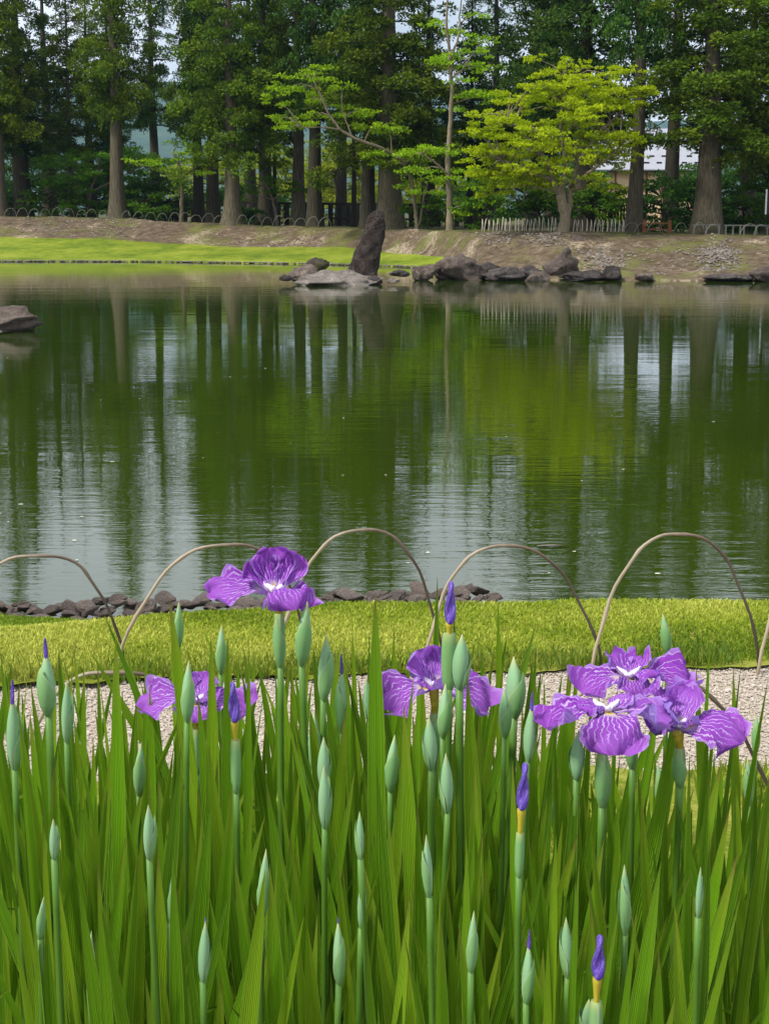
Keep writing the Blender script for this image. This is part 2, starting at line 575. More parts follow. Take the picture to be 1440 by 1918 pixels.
def mat_petal():
    m = M('iris_petal')
    uv = m.n.new('ShaderNodeUVMap')
    sep = m.n.new('ShaderNodeSeparateXYZ')
    m.link(uv.outputs['UV'], sep.inputs[0])
    u, v = sep.outputs['X'], sep.outputs['Y']
    wob = m.noise(3.0, 3, 0.5, m.coords('UV', (3, 2.2, 1)))
    vv = m.math('ADD', v, m.math('MULTIPLY', m.math('SUBTRACT', wob, 0.5), 0.17))
    cosv = m.math('MULTIPLY_ADD', m.math('COSINE', m.math('MULTIPLY', m.math('SUBTRACT', vv, 0.5), 2 * math.pi * 11)), 0.5, 0.5)
    thr = m.math('MULTIPLY_ADD', u, 0.20, 0.74)
    vein = m.math('DIVIDE', m.math('SUBTRACT', cosv, thr), 0.16, clamp=True)
    vein = m.math('MULTIPLY', vein, m.ramp(u, (0.03, 0.2), (0.18, 1.0), (0.72, 0.85), (0.96, 0.1)))
    fine = m.noise(1.0, 5, 0.65, m.coords('UV', (5, 34, 1)))
    body = m.mix(m.ramp(fine, (0.35, 0.0), (0.7, 1.0)), (0.165, 0.010, 0.33), (0.35, 0.062, 0.56))
    body = m.mix(m.math('MULTIPLY', m.ramp(u, (0.5, 0.0), (0.95, 1.0)), 0.4), body, (0.38, 0.12, 0.56))
    oi = m.n.new('ShaderNodeObjectInfo')
    body = m.mix(m.math('MULTIPLY', oi.outputs['Random'], 0.35), body, (0.44, 0.19, 0.66))
    av = m.math('ABSOLUTE', m.math('SUBTRACT', v, 0.5))
    body = m.mix(m.math('MULTIPLY', m.ramp(av, (0.44, 0.0), (0.5, 1.0)), 0.6), body, (0.52, 0.38, 0.82))
    c = m.mix(m.math('MULTIPLY', vein, 0.75), body, (0.72, 0.60, 0.92))
    sig = m.math('MULTIPLY', m.ramp(u, (0.12, 1.0), (0.30, 0.0)), m.ramp(av, (0.16, 1.0), (0.36, 0.0)))
    c = m.mix(sig, c, (0.85, 0.80, 0.82))
    sig2 = m.math('MULTIPLY', m.ramp(u, (0.15, 1.0), (0.24, 0.0)), m.ramp(av, (0.08, 1.0), (0.2, 0.0)))
    c = m.mix(sig2, c, (0.75, 0.56, 0.04))
    bf = m.n.new('ShaderNodeNewGeometry').outputs['Backfacing']
    under = m.mix(m.math('MULTIPLY', vein, 0.5), m.mix(m.ramp(fine, (0.3, 0.0), (0.7, 1.0)), (0.26, 0.13, 0.60), (0.46, 0.36, 0.78)), (0.7, 0.62, 0.9))
    c = m.mix(bf, c, under)
    return m.leafy(c, m.mix(0.4, c, (0.46, 0.11, 0.70)), 0.34, 0.55, 0.15, m.bump(m.math('ADD', m.math('MULTIPLY', fine, 0.6), vein), 0.35, 0.0012))


def mat_rolled():
    m = M('rolled_petal')
    n = m.noise(1.0, 6, 0.7, m.coords('UV', (22, 4, 1)))
    c = m.ramp(n, (0.34, (0.045, 0.016, 0.20)), (0.52, (0.12, 0.06, 0.40)), (0.68, (0.38, 0.32, 0.66)))
    return m.finish(m.principled(c, 0.5, 0.3, m.bump(n, 0.6, 0.002)).outputs[0])


MT['leaf'] = mat_iris_leaf()
MT['bud'] = mat_bud('iris_bud', (0.18, 0.39, 0.17), (0.42, 0.63, 0.38), (0.55, 0.50, 0.22))
MT['spathe'] = mat_bud('iris_spathe', (0.15, 0.35, 0.10), (0.33, 0.54, 0.25), (0.40, 0.48, 0.18), True)
MT['stem'] = mat_stem()
MT['petal'] = mat_petal()
MT['rolled'] = mat_rolled()
MT['tube'] = mat_plain('flower_tube', (0.46, 0.38, 0.035), 0.5, 0.3, 0.35, 120, 0.1)
MT['style'] = mat_plain('flower_style', (0.78, 0.72, 0.88), 0.5, 0.2, 0.15, 150, 0.1)


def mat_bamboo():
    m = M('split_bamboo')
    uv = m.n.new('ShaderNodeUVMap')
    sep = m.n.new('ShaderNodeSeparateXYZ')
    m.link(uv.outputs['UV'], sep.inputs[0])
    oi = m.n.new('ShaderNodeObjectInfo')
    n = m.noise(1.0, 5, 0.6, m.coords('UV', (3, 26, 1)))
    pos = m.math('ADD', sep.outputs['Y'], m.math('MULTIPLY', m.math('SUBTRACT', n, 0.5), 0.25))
    c = m.ramp(pos, (0.0, (0.44, 0.36, 0.25)), (0.36, (0.36, 0.30, 0.22)), (0.56, (0.10, 0.07, 0.045)), (1.0, (0.03, 0.022, 0.017)))  # bamboo tones, with the sunlit left and shaded right painted along the hoop
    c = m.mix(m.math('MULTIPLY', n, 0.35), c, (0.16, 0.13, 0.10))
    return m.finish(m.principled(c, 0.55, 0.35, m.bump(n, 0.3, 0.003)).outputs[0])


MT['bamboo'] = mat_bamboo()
MT['bamboo_pale'] = mat_plain('weathered_bamboo', (0.46, 0.41, 0.34), 0.7, 0.2, 0.35, 8, 0.2)
MT['bamboo_grey'] = mat_plain('greyed_bamboo', (0.20, 0.20, 0.15), 0.7, 0.2, 0.35, 8, 0.2)
MT['timber_dark'] = mat_plain('dark_timber', (0.022, 0.019, 0.016), 0.9, 0.15, 0.5, 5, 0.3)
MT['timber_rust'] = mat_plain('rust_timber', (0.23, 0.085, 0.035), 0.8, 0.2, 0.4, 6, 0.3)
MT['timber_grey'] = mat_plain('grey_timber', (0.12, 0.125, 0.115), 0.8, 0.2, 0.4, 6, 0.3)
MT['plaster'] = mat_plain('house_plaster', (0.62, 0.47, 0.28), 0.9, 0.1, 0.12, 1.5, 0.1)
MT['roof'] = mat_plain('metal_roof', (0.32, 0.335, 0.38), 0.7, 0.2, 0.1, 1.2, 0.1)
MT['white_paint'] = mat_plain('white_paint', (0.75, 0.75, 0.72), 0.6, 0.3, 0.1, 5, 0.1)
MT['sign_board'] = mat_plain('sign_board', (0.03, 0.022, 0.022), 0.6, 0.3, 0.3, 5, 0.1)
MT['far_forest'] = mat_lawn('far_forest', (0.02, 0.04, 0.012), (0.035, 0.065, 0.018), (0.06, 0.09, 0.03), 0.01, 0.08, 1.0)
MT['speck'] = mat_plain('floating_litter', (0.50, 0.50, 0.36), 0.8, 0.2, 0.3, 5, 0.1)

# ------------------------------------------------------------------ the far side: shore, lawn, bank, wood floor
# bearing (as photograph column): shore distance, bank foot distance and row, bank top distance and row
COLS = np.array([
    (-1500, 76, 85, 440, 90, 401), (-900, 74, 83, 441, 88, 403), (0, 73, 82, 443, 86.5, 405), (150, 73, 81, 446, 86.5, 408), (222, 73, 80, 449, 86, 410),
    (300, 72.5, 79, 455, 84, 415), (440, 71, 77, 462, 81, 421), (550, 69.5, 76, 462, 79, 425),
    (650, 68, 74.5, 463, 76.5, 427), (740, 66, 71, 475, 74, 430), (800, 64, 67.5, 478, 71, 431),
    (850, 61, 63.5, 482, 67, 432), (905, 55, 56, 512, 63.5, 433), (1040, 52.5, 53.3, 519, 60.5, 434),
    (1188, 52, 52.8, 520, 61, 436), (1320, 52, 52.8, 520, 60.5, 440), (1440, 51.5, 52.3, 521, 60, 441),
    (2400, 50, 50.8, 522, 57, 444), (3200, 49, 50, 524, 56, 446)], float)


def tan_row(y):
    v = -(y - 959) / F
    return (SP - v * CP) / (CP + v * SP)


def prof(px):
    d0, d1, y1, d2, y2 = (np.interp(px, COLS[:, 0], COLS[:, k]) for k in range(1, 6))
    return d0, d1, HW - tan_row(y1) * d1, d2, HW - tan_row(y2) * d2


def ground_z(px, d):
    d0, d1, z1, d2, z2 = prof(px)
    return float(np.interp(d, [d0, d1, d2, d2 + 60], [0.0, z1, z2, 1.4]))


def wx(px, d):
    return (px - 720) / F * d / (CP + 0.17 * SP)


def polar_strip(name, mat, rows, zfun, pxs, bump_amp, bump_s):
    V, U = [], []
    for px in pxs:
        for k, t in enumerate(rows):
            d, z = zfun(px, t)
            x = wx(px, d)
            z = z + bump_amp * (float(nz(x * bump_s + 9, d * bump_s)) + 0.5 * float(nz(x * bump_s * 2.3, d * bump_s * 2.3 + 5)) - 0.75)
            V.append((x, d, z))
    n = len(rows)
    q = [(i * n + k, (i + 1) * n + k, (i + 1) * n + k + 1, i * n + k + 1) for i in range(len(pxs) - 1) for k in range(n - 1)]
    ob = build(name, V, np.array(q), mat)
    return tag(ob, kind='structure')


PXS = np.concatenate([np.arange(-1500, -60, 60), np.arange(-60, 1500, 7), np.arange(1500, 3201, 60)])


def f_lawn(px, t):
    d0, d1, z1, d2, z2 = prof(px)
    d0 += 0.5 * (float(nz(px * 0.02, 1.5)) - 0.5)
    if t < 0:
        return d0 - 0.4, -0.35
    zz = 0.05 + (z1 - 0.05) * t
    return d0 + (d1 - d0) * t, zz


def f_bank(px, t):
    d0, d1, z1, d2, z2 = prof(px)
    if t < 0:
        return d1 - 0.45, z1 - 0.35
    if t > 1:
        return d2 + 0.5, z2 - 0.3
    s = t * t * (3 - 2 * t) * 0.6 + t * 0.4
    return d1 - 0.02 + (d2 - d1) * t, z1 + (z2 - z1) * s


def f_floor(px, t):
    d0, d1, z1, d2, z2 = prof(px)
    if t < 0:
        return d2 - 0.2, z2 - 0.5
    return d2 - 0.05 + t, (0.02 if t < 1 else 0) + z2 + (1.4 - z2) * min(1, t / 60)


tag(polar_strip('far_lawn', MT['lawn_far'], [-1, 0, .1, .25, .4, .55, .7, .85, 1.0], f_lawn, [p for p in PXS if p <= 912], 0.05, 0.6),
    'bright lime green lawn sloping down to the far shore', 'lawn')
tag(polar_strip('promontory_shore', MT['bank'], [-1, 0, .5, 1.0], f_lawn, [p for p in PXS if p >= 898], 0.06, 1.4),
    'brown earth shore under the far bank behind the rocks', 'shore')
tag(polar_strip('earth_bank', MT['bank'], [-0.12] + list(np.linspace(0, 1, 14)) + [1.04], f_bank, PXS, 0.15, 1.1),
    'bare brown earth bank rising behind the lawn to the trees', 'bank')
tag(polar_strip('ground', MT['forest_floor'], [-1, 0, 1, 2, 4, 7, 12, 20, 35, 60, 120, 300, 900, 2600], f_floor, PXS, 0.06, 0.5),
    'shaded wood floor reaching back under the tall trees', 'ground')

# grassy flush on the bank (a sheet of blades)
g = np.random.default_rng(11)


def blades(n, xy, z, hmin, hmax, w, lean=0.5, mat='blade', name='grass', label='', rng=None):
    """a mass of little blades: bent two-quad strips"""
    r = rng or g
    h = r.uniform(hmin, hmax, n)
    a = r.uniform(0, 2 * np.pi, n)
    lx, ly = np.cos(a) * h * lean * r.random(n), np.sin(a) * h * lean * r.random(n)
    b = r.uniform(0, 2 * np.pi, n)
    wx_, wy_ = np.cos(b) * w / 2, np.sin(b) * w / 2
    V = np.empty((n, 5, 3))
    x, y = xy[:, 0], xy[:, 1]
    V[:, 0] = np.stack([x - wx_, y - wy_, z - 0.005], 1)
    V[:, 1] = np.stack([x + wx_, y + wy_, z - 0.005], 1)
    V[:, 2] = np.stack([x + wx_ * .8 + lx * .4, y + wy_ * .8 + ly * .4, z + h * .6], 1)
    V[:, 3] = np.stack([x - wx_ * .8 + lx * .4, y - wy_ * .8 + ly * .4, z + h * .6], 1)
    V[:, 4] = np.stack([x + lx, y + ly, z + h], 1)
    i = np.arange(n)[:, None] * 5
    T = np.concatenate([i + np.array([[0, 1, 2]]), i + np.array([[0, 2, 3]]), i + np.array([[3, 2, 4]])])
    col = np.ones((n, 5, 4))
    field = 0.6 * nz(x * 1.3 + 3, y * 1.3) + 0.4 * nz(x * 4.1, y * 4.1 + 7)
    col[:, :, 0] = np.clip(r.normal(0.5, 0.2, n) + (field - 0.5) * 1.5, 0, 1)[:, None]
    ob = build(name, V.reshape(-1, 3), T, MT[mat], smooth=True, col=col.reshape(-1, 4))
    return tag(ob, label, 'grass', kind='stuff')


# ------------------------------------------------------------------ water
WV, WF = [], []
build('pond_water', [(-160, 7.2, 0), (160, 7.2, 0), (160, 110, 0), (-160, 110, 0)], np.array([[0, 1, 2, 3]]), MT['water'], smooth=False)
tag(bpy.data.objects['pond_water'], 'still green pond mirroring trunks and sky', 'water', kind='structure')

# floating specks
n = 45
V, T = [], []
for i in range(n):
    px, py = rnd.uniform(-100, 1540), 600 + 480 * rnd.random() ** 0.8
    p = on_plane(px, py, 0.004)
    r = rnd.uniform(0.003, 0.009) * (1 + p.y / 28)
    k0 = len(V)
    a0 = rnd.random() * 6
    ex = rnd.uniform(1, 2.0)
    for k in range(5):
        V.append((p.x + r * ex * math.cos(a0 + k * 1.2566), p.y + r * 1.5 * math.sin(a0 + k * 1.2566), 0.004 + 0.003 * rnd.random()))
    T.append(tuple(range(k0, k0 + 5)))
tag(build('floating_specks', V, T, MT['speck'], smooth=False), 'tiny pale specks of pollen and leaf floating on the pond', 'litter', kind='stuff')

p = on_plane(1036, 1023, 0.006)
V, Fc = [], []
for i in range(9):
    t = i / 8
    w_ = 0.014 * math.sin(math.pi * min(1, t * .9 + .08)) ** .7
    V += [(-0.11 + 0.22 * t, 0.02 * t - w_ * 1.6, 0.002 + 0.006 * math.sin(t * 3)), (-0.11 + 0.22 * t, 0.02 * t + w_ * 1.6, 0.003 + 0.004 * math.sin(t * 5))]
    if i:
        Fc.append((2 * i - 2, 2 * i, 2 * i + 1, 2 * i - 1))
fl_ = build('floating_leaf', V, Fc, MT['rock_pale'])
fl_.location = p
tag(fl_, 'long pale leaf floating alone on the pond under the hoops', 'leaf')

# ------------------------------------------------------------------ the near side
GZ = 0.45


def near_edge(y):
    """world line through the left and right end of a boundary seen in the photograph"""
    a, b = on_plane(0, y[0], GZ), on_plane(1440, y[1], GZ)
    k = (b.y - a.y) / (b.x - a.x)
    return lambda x: a.y + (x - a.x) * k


path_far = near_edge((1277, 1238))
path_near = near_edge((1466, 1438))
BED_FAR = 3.55


def sheet(name, mat, x0, x1, y0f, y1f, zf, nx, ny, label, cat):
    V = []
    for i in range(nx + 1):
        q_ = 2 * i / nx - 1
        x = 30 * abs(q_) ** 2.4 * (1 if q_ > 0 else -1)
        a, b = y0f(x), y1f(x)
        for j in range(ny + 1):
            y = a + (b - a) * j / ny
            V.append((x, y, zf(x, y)))
    q = [(i * (ny + 1) + j, (i + 1) * (ny + 1) + j, (i + 1) * (ny + 1) + j + 1, i * (ny + 1) + j + 1) for i in range(nx) for j in range(ny)]
    return tag(build(name, V, np.array(q), mat), label, cat, kind='structure')


def shore_x(x):
    return 8.0 + 0.06 * math.sin(x * 1.7)


def lawn_z(x, y):
    s_ = min(1, max(0, (x + 2.1) / 1.9))
    a = 6.25 + 0.65 * s_                       # the lawn tips over towards the water, earlier at one end
    t = min(1, max(0, (y - a) / (8.0 - a)))
    lin = GZ - 0.35 * t
    drop = GZ - 0.42 * min(1, t * 1.5)
    return lin * (1 - s_) + drop * s_ + 0.02 * (float(nz(x * 2 + 30, y * 2)) - 0.5)


sheet('near_lawn', MT['lawn_near'], -30, 30, lambda x: path_far(x) - 0.03 + 0.10 * (float(nz(x * 7, 2.2)) - .5) + 0.05 * (float(nz(x * 21, 5.2)) - .5), lambda x: shore_x(x) + 0.5, lambda x, y: lawn_z(x, y) - (0.5 if y > shore_x(x) + 0.0 else 0), 420, 30,
      'clipped yellow green lawn between gravel path and pond', 'lawn')
sheet('gravel_path', MT['grit'], -30, 30, lambda x: path_near(x) - .15, lambda x: path_far(x) + .15, lambda x, y: GZ - 0.022, 60, 4, 'pale pinkish gravel path between the hoops', 'path')
sheet('near_verge', MT['lawn_near'], -30, 30, lambda x: BED_FAR, lambda x: path_near(x) + 0.03 + 0.10 * (float(nz(x * 7, 9.2)) - .5) + 0.05 * (float(nz(x * 19, 1.2)) - .5), lambda x, y: GZ + 0.02 * (float(nz(x * 2, y * 2)) - 0.5), 300, 5,
      'thin yellow grass verge between iris bed and path', 'verge')
sheet('iris_bed', MT['soil'], -30, 30, lambda x: -25, lambda x: BED_FAR + 0.05, lambda x, y: GZ - 0.02, 30, 10, 'dark soil of the iris bed under the leaves', 'bed')

# blades of the near lawn
n = 150000
x = g.uniform(-3.2, 3.2, n * 2)
yv = g.uniform(5.6, 9.0, n * 2)
lo = np.array([path_far(a) for a in x])
hi = np.array([shore_x(a) for a in x])
edge = 0.06 * (nz(x * 9, yv * 0 + 3) - 0.5)
ok = (yv > lo + 0.02 + edge) & (yv < hi - 0.05) & (np.abs(x) < yv * 0.33 + 0.3)
xy = np.stack([x[ok], yv[ok]], 1)[:n]
zz = np.array([lawn_z(a, b) for a, b in xy])
blades(len(xy), xy, zz, 0.006, 0.018, 0.006, 1.4, 'blade', 'lawn_grass', 'short yellow green grass blades of the lawn beside the pond')
# ragged taller edge along the path
n = 5200
x = g.uniform(-3, 3, n)
yv = np.array([path_far(a) for a in x]) + np.abs(g.normal(0, 0.11, n)) - 0.03
keep = nz(x * 3.2, yv * 0 + 8) + g.normal(0, .12, n) > 0.42
xy = np.stack([x[keep], yv[keep]], 1)
blades(len(xy), xy, np.full(len(xy), GZ), 0.02, 0.065, 0.007, 1.0, 'weed', 'edge_grass', 'ragged darker grass tufts along the far path edge')
# verge this side of the path
n = 42000
x = g.uniform(-2.2, 2.2, n)
yv = g.uniform(BED_FAR - 0.1, 5.0, n)
lim = np.array([path_near(a) for a in x])
keep = (yv < lim + 0.03 * (nz(x * 8, yv) - 0.5)) & (nz(x * 2.2 + 4, yv * 2.2) + g.normal(0, .1, n) > 0.35)
xy = np.stack([x[keep], yv[keep]], 1)
blades(len(xy), xy, np.full(len(xy), GZ), 0.015, 0.05, 0.006, 1.1, 'blade', 'verge_grass', 'thin yellow green grass between path and irises')

# gravel: loose stones on the path
n = 110000
x = g.uniform(-2.6, 2.6, n)
t = g.uniform(-0.01, 1.01, n)
yn = np.array([path_near(a) for a in x])
yf = np.array([path_far(a) for a in x])
y = yn + (yf - yn) * t
s = np.clip(g.lognormal(-5.8, 0.40, n), 0.0018, 0.009)
base = np.array([(1, 0, 0), (0, 1, 0), (-1, 0, 0), (0, -1, 0), (0, 0, .75), (0, 0, -.6)], float)
P = base[None] * (1 + g.normal(0, .22, (n, 6, 3)))
ca, sa = np.cos(g.uniform(0, 6.3, n)), np.sin(g.uniform(0, 6.3, n))
P[:, :, 0] *= 1.3
px_, py_ = P[:, :, 0].copy(), P[:, :, 1].copy()
P[:, :, 0] = px_ * ca[:, None] - py_ * sa[:, None]
P[:, :, 1] = px_ * sa[:, None] + py_ * ca[:, None]
P = P * s[:, None, None] + np.stack([x, y, np.full(n, GZ - 0.018) + s * 0.4], 1)[:, None]
tri = np.array([(0, 1, 4), (1, 2, 4), (2, 3, 4), (3, 0, 4)])
T = (np.arange(n)[:, None, None] * 6 + tri[None]).reshape(-1, 3)
col = np.ones((n, 6, 4))
col[:, :, 0] = np.clip(g.normal(.5, .25, n), 0, 1)[:, None]
tag(build('path_gravel', P.reshape(-1, 3), T, MT['pebble'], smooth=False, col=col.reshape(-1, 4)), 'loose pale pink gravel covering the path', 'gravel', kind='stuff')


# ------------------------------------------------------------------ rocks
def ico(sub):
    import bmesh
    bm = bmesh.new()
    bmesh.ops.create_icosphere(bm, subdivisions=sub, radius=1)
    v = np.array([q.co[:] for q in bm.verts])
    f = np.array([[q.index for q in fc.verts] for fc in bm.faces])
    bm.free()
    return v, f


ICO2, ICO3, ICO4 = ico(2), ico(3), ico(4)


def rock_shape(seed, base, planes=18, rough=0.11):
    """a boulder: a ball cut by flat planes, then roughened"""
    r = np.random.default_rng(seed)
    v, f = base[0].copy(), base[1]
    for _ in range(planes):
        nrm = r.normal(0, 1, 3)
        nrm /= np.linalg.norm(nrm)
        d = r.uniform(0.50, 0.85)
        k = v @ nrm
        v -= np.outer(np.clip(k - d, 0, None) * 0.9, nrm)
    ph = r.uniform(0, 6, (4, 3))
    fr = r.normal(0, 1, (6, 3))
    fr = r.normal(0, 1, (11, 3))
    for i in range(11 if len(v) > 1000 else 6):
        w = fr[i] * (2.0 + i * 1.9)
        v *= (1 + rough / (1 + i * 0.45) * np.sin(v @ w + ph[i % 4, 0] + i))[:, None]
    return v, f


def rock(seed, px, ytop, ybot, wpx, d, mat, label, depth=0.8, lean=0.0, sink=0.25, shape=None, base=ICO4, group='rocks along the far shore', cat='rock'):
    bot = at(px, ybot, d)
    top = at(px, ytop, d)
    h = (top.z - bot.z)
    w = wpx / pxm(d)
    v, f = shape if shape else rock_shape(seed, base)
    v = v.copy()
    zmin, zmax = -0.35, v[:, 2].max()
    v[:, 2] = np.where(v[:, 2] < zmin, zmin + (v[:, 2] - zmin) * 0.4, v[:, 2])
    zmin = v[:, 2].min()
    v[:, 2] = (v[:, 2] - zmin) / (zmax - zmin)
    v[:, 0] /= np.ptp(v[:, 0])
    v[:, 1] /= np.ptp(v[:, 1])
    hh = h * (1 + sink)
    P = np.stack([v[:, 0] * w + lean * v[:, 2] * hh, v[:, 1] * w * depth, v[:, 2] * hh - h * sink], 1)
    ob = build('rock', P, f, MT[mat], smooth=False)
    ob.location = bot
    tag(ob, label, cat, group)
    return ob


# standing stone: leaning monolith
def standing_stone():
    d = 50.0
    prof_ = [(519, 640, 712), (508, 645, 712), (495, 650, 713), (480, 657, 716), (465, 664, 719), (450, 671, 722), (438, 677, 723), (425, 682, 724), (412, 685, 723), (403, 690, 721), (397, 697, 717), (394, 703, 712)]
    base = at(676, 519, d)
    V, Fc = [], []
    S = 34
    r = np.random.default_rng(5)
    ph = r.uniform(0, 6, 8)
    rows = []
    ys = np.linspace(519, 394, 40)
    pa = np.array(prof_)[::-1]
    for i, y in enumerate(ys):
        l, rr = np.interp(y, pa[:, 0], pa[:, 1]), np.interp(y, pa[:, 0], pa[:, 2])
        c = at((l + rr) / 2, y, d) - base
        hw = (rr - l) / 2 / pxm(d)
        for k in range(S):
            th = 2 * math.pi * k / S
            cx, cy = math.cos(th), math.sin(th)
            sq = 1 / max(abs(cx) ** 1.0 * 0.92 + 0.08, abs(cy) * 0.95 + .05) ** 0.45
            up = max(0, (i - 24) / 15)
            k2 = 1 + 0.05 * math.sin(3 * th + ph[0] + i * .35) + 0.04 * math.sin(5 * th + ph[1] - i * .45) + (0.02 + 0.04 * up) * math.sin(7 * th + i * .9 + ph[2]) + (0.012 + 0.05 * up) * r.normal()
            V.append((c.x + cx * hw * sq * k2 * 0.85, cy * hw * 0.72 * sq * k2, c.z - (0.5 if i == 0 else 0)))
    n = len(ys)
    for i in range(n - 1):
        for k in range(S):
            k2 = (k + 1) % S
            Fc.append((i * S + k, i * S + k2, (i + 1) * S + k2, (i + 1) * S + k))
    V.append((V[(n - 1) * S][0] * .5 + V[(n - 1) * S + S // 2][0] * .5, 0, V[-1][2] + 0.03))
    for k in range(S):
        Fc.append(((n - 1) * S + k, (n - 1) * S + (k + 1) % S, len(V) - 1))
    ob = build('standing_stone', V, Fc, MT['rock_tall'], smooth=False)
    ob.location = base
    tag(ob, 'tall dark leaning standing stone rising from the pond by the flat rock', 'rock')


standing_stone()
d = 49.6
rock(21, 618, 505, 531, 168, 49.3, 'rock_pale', 'low pale flat rock spread at the foot of the standing stone', 0.8)
rock(22, 565, 494, 522, 68, 49.8, 'rock_brown', 'grey brown rock with pale top at the near end of the flat rock', 0.8, lean=0.3)
rock(23, 593, 481, 508, 50, 50.4, 'rock_moss', 'dark mossy rock perched behind the flat pale rock', 0.9, lean=0.25, sink=0.1)
rock(24, 533, 514, 524, 26, 49.6, 'rock_dark', 'small dark rock at the tip of the standing stone group')
rock(25, 700, 516, 530, 34, 49.4, 'rock_dark', 'small dark rock touching the foot of the standing stone')
rock(26, 738, 521, 529, 26, 49.2, 'rock_pale', 'tiny pale flat stone alone in the water past the standing stone')
rock(27, 748, 505, 516, 40, 51.5, 'rock_dark', 'low dark rock where the row of shore rocks begins')
rock(28, 794, 494, 521, 58, 52.5, 'rock_brown', 'rounded grey brown boulder second in the row of shore rocks')
rock(29, 833, 504, 521, 44, 53.0, 'rock_brown', 'low brown rock between the rounded boulder and the tall peaked rock')
rock(30, 868, 474, 523, 98, 52.8, 'rock_brown', 'largest peaked boulder of the shore rocks with pale streaked top', 0.7, shape=None)
rock(31, 918, 490, 522, 62, 53.2, 'rock_dark', 'dark rough rock right beside the large peaked boulder')
rock(32, 944, 500, 524, 84, 52.3, 'rock_dark', 'broad dark rock in front of the shore rock row')
rock(33, 990, 496, 523, 66, 52.6, 'rock_dark', 'dark rock with a flat top below the sloping slab')
rock(34, 1006, 508, 526, 48, 51.8, 'rock_brown', 'small brown rock at the waterline below the sloping slab')
rock(35, 1034, 462, 524, 74, 53.8, 'rock_brown', 'tall violet brown slab sloping up against the far bank', 0.5, lean=0.42, sink=0.1)
rock(36, 1092, 505, 522, 88, 52.0, 'rock_dark', 'long low dark rock beside the round boulder on the far shore')
rock(37, 1146, 497, 519, 42, 52.2, 'rock_dark', 'round smooth boulder standing alone below the far bank')
rock(38, 1207, 511, 522, 40, 51.9, 'rock_brown', 'small low rock alone past the round boulder')
rock(39, 1345, 512, 523, 74, 51.8, 'rock_dark', 'long low dark rock at the far shore below the white litter')
rock(40, 1388, 514, 524, 60, 51.5, 'rock_dark', 'low dark rock next to the one at the frame edge')
rock(41, 1436, 497, 524, 64, 51.6, 'rock_brown', 'brown boulder cut by the frame edge on the far shore')
rock(42, 1080, 438, 457, 24, 59.0, 'rock_brown', 'small rock lying high on the bank below the yellow maple', group='rocks on the bank')
rock(43, 8, 573, 612, 130, 29.5, 'rock_brown', 'brown rock rising from open water at the frame edge', 0.7, base=ICO4, group='rocks in the pond')

# pebble line of the far lawn shore
V, T = [], []
bv, bf = ico(1)
for i in range(900):
    px = rnd.uniform(-200, 860)
    d0 = float(np.interp(px, COLS[:, 0], COLS[:, 1])) + 0.5 * (float(nz(px * 0.02, 1.5)) - 0.5) - rnd.uniform(-0.15, 0.35)
    s = rnd.uniform(0.025, 0.06)
    o = len(V)
    a = rnd.uniform(0.5, 1.0)
    for q in bv:
        V.append((wx(px, d0) + q[0] * s * 1.5, d0 + q[1] * s, 0.045 + q[2] * s * a))
    T += [tuple(i_ + o for i_ in f_) for f_ in bf]
tag(build('shore_cobbles', V, T, MT['rock_pale'], smooth=False), 'line of small pale cobbles edging the far lawn', 'cobbles', kind='stuff')

# pale chips and dry litter on the bank
V, T = [], []
spots = [(1300, 1390, 455, 505, 420), (985, 1060, 445, 470, 120), (880, 985, 440, 472, 110), (1060, 1430, 450, 515, 120), (20, 330, 418, 438, 240), (1080, 1180, 470, 510, 220)]
for (xa, xb, ya, yb, n_) in spots:
    for i in range(n_):
        px = rnd.gauss((xa + xb) / 2, (xb - xa) / 4.5)
        t = rnd.random()
        d, z = f_bank(px, min(0.97, max(0.03, 1 - (rnd.gauss((ya + yb) / 2, (yb - ya) / 4.0) - 436) / 84) if px > 860 else rnd.uniform(0.1, 0.95)))
        X = wx(px, d)
        z += 0.15 * (float(nz(X * 1.1 + 9, d * 1.1)) + 0.5 * float(nz(X * 2.53, d * 2.53 + 5)) - 0.75)
        s = rnd.uniform(0.025, 0.06)
        a = rnd.random() * 6.3
        o = len(V)
        up = rnd.uniform(0.0, 0.05)
        for k in range(4):
            V.append((X + s * 1.5 * math.cos(a + k * 1.571), d + s * math.sin(a + k * 1.571), z + 0.02 + up * (k % 2)))
        V.append((X, d, z + 0.05 + up))
        T += [(o, o + 1, o + 4), (o + 1, o + 2, o + 4), (o + 2, o + 3, o + 4), (o + 3, o, o + 4)]
tag(build('bank_litter', V, T, MT['rock_pale'], smooth=False), 'pale chips and dry litter scattered over the bank', 'litter', kind='stuff')

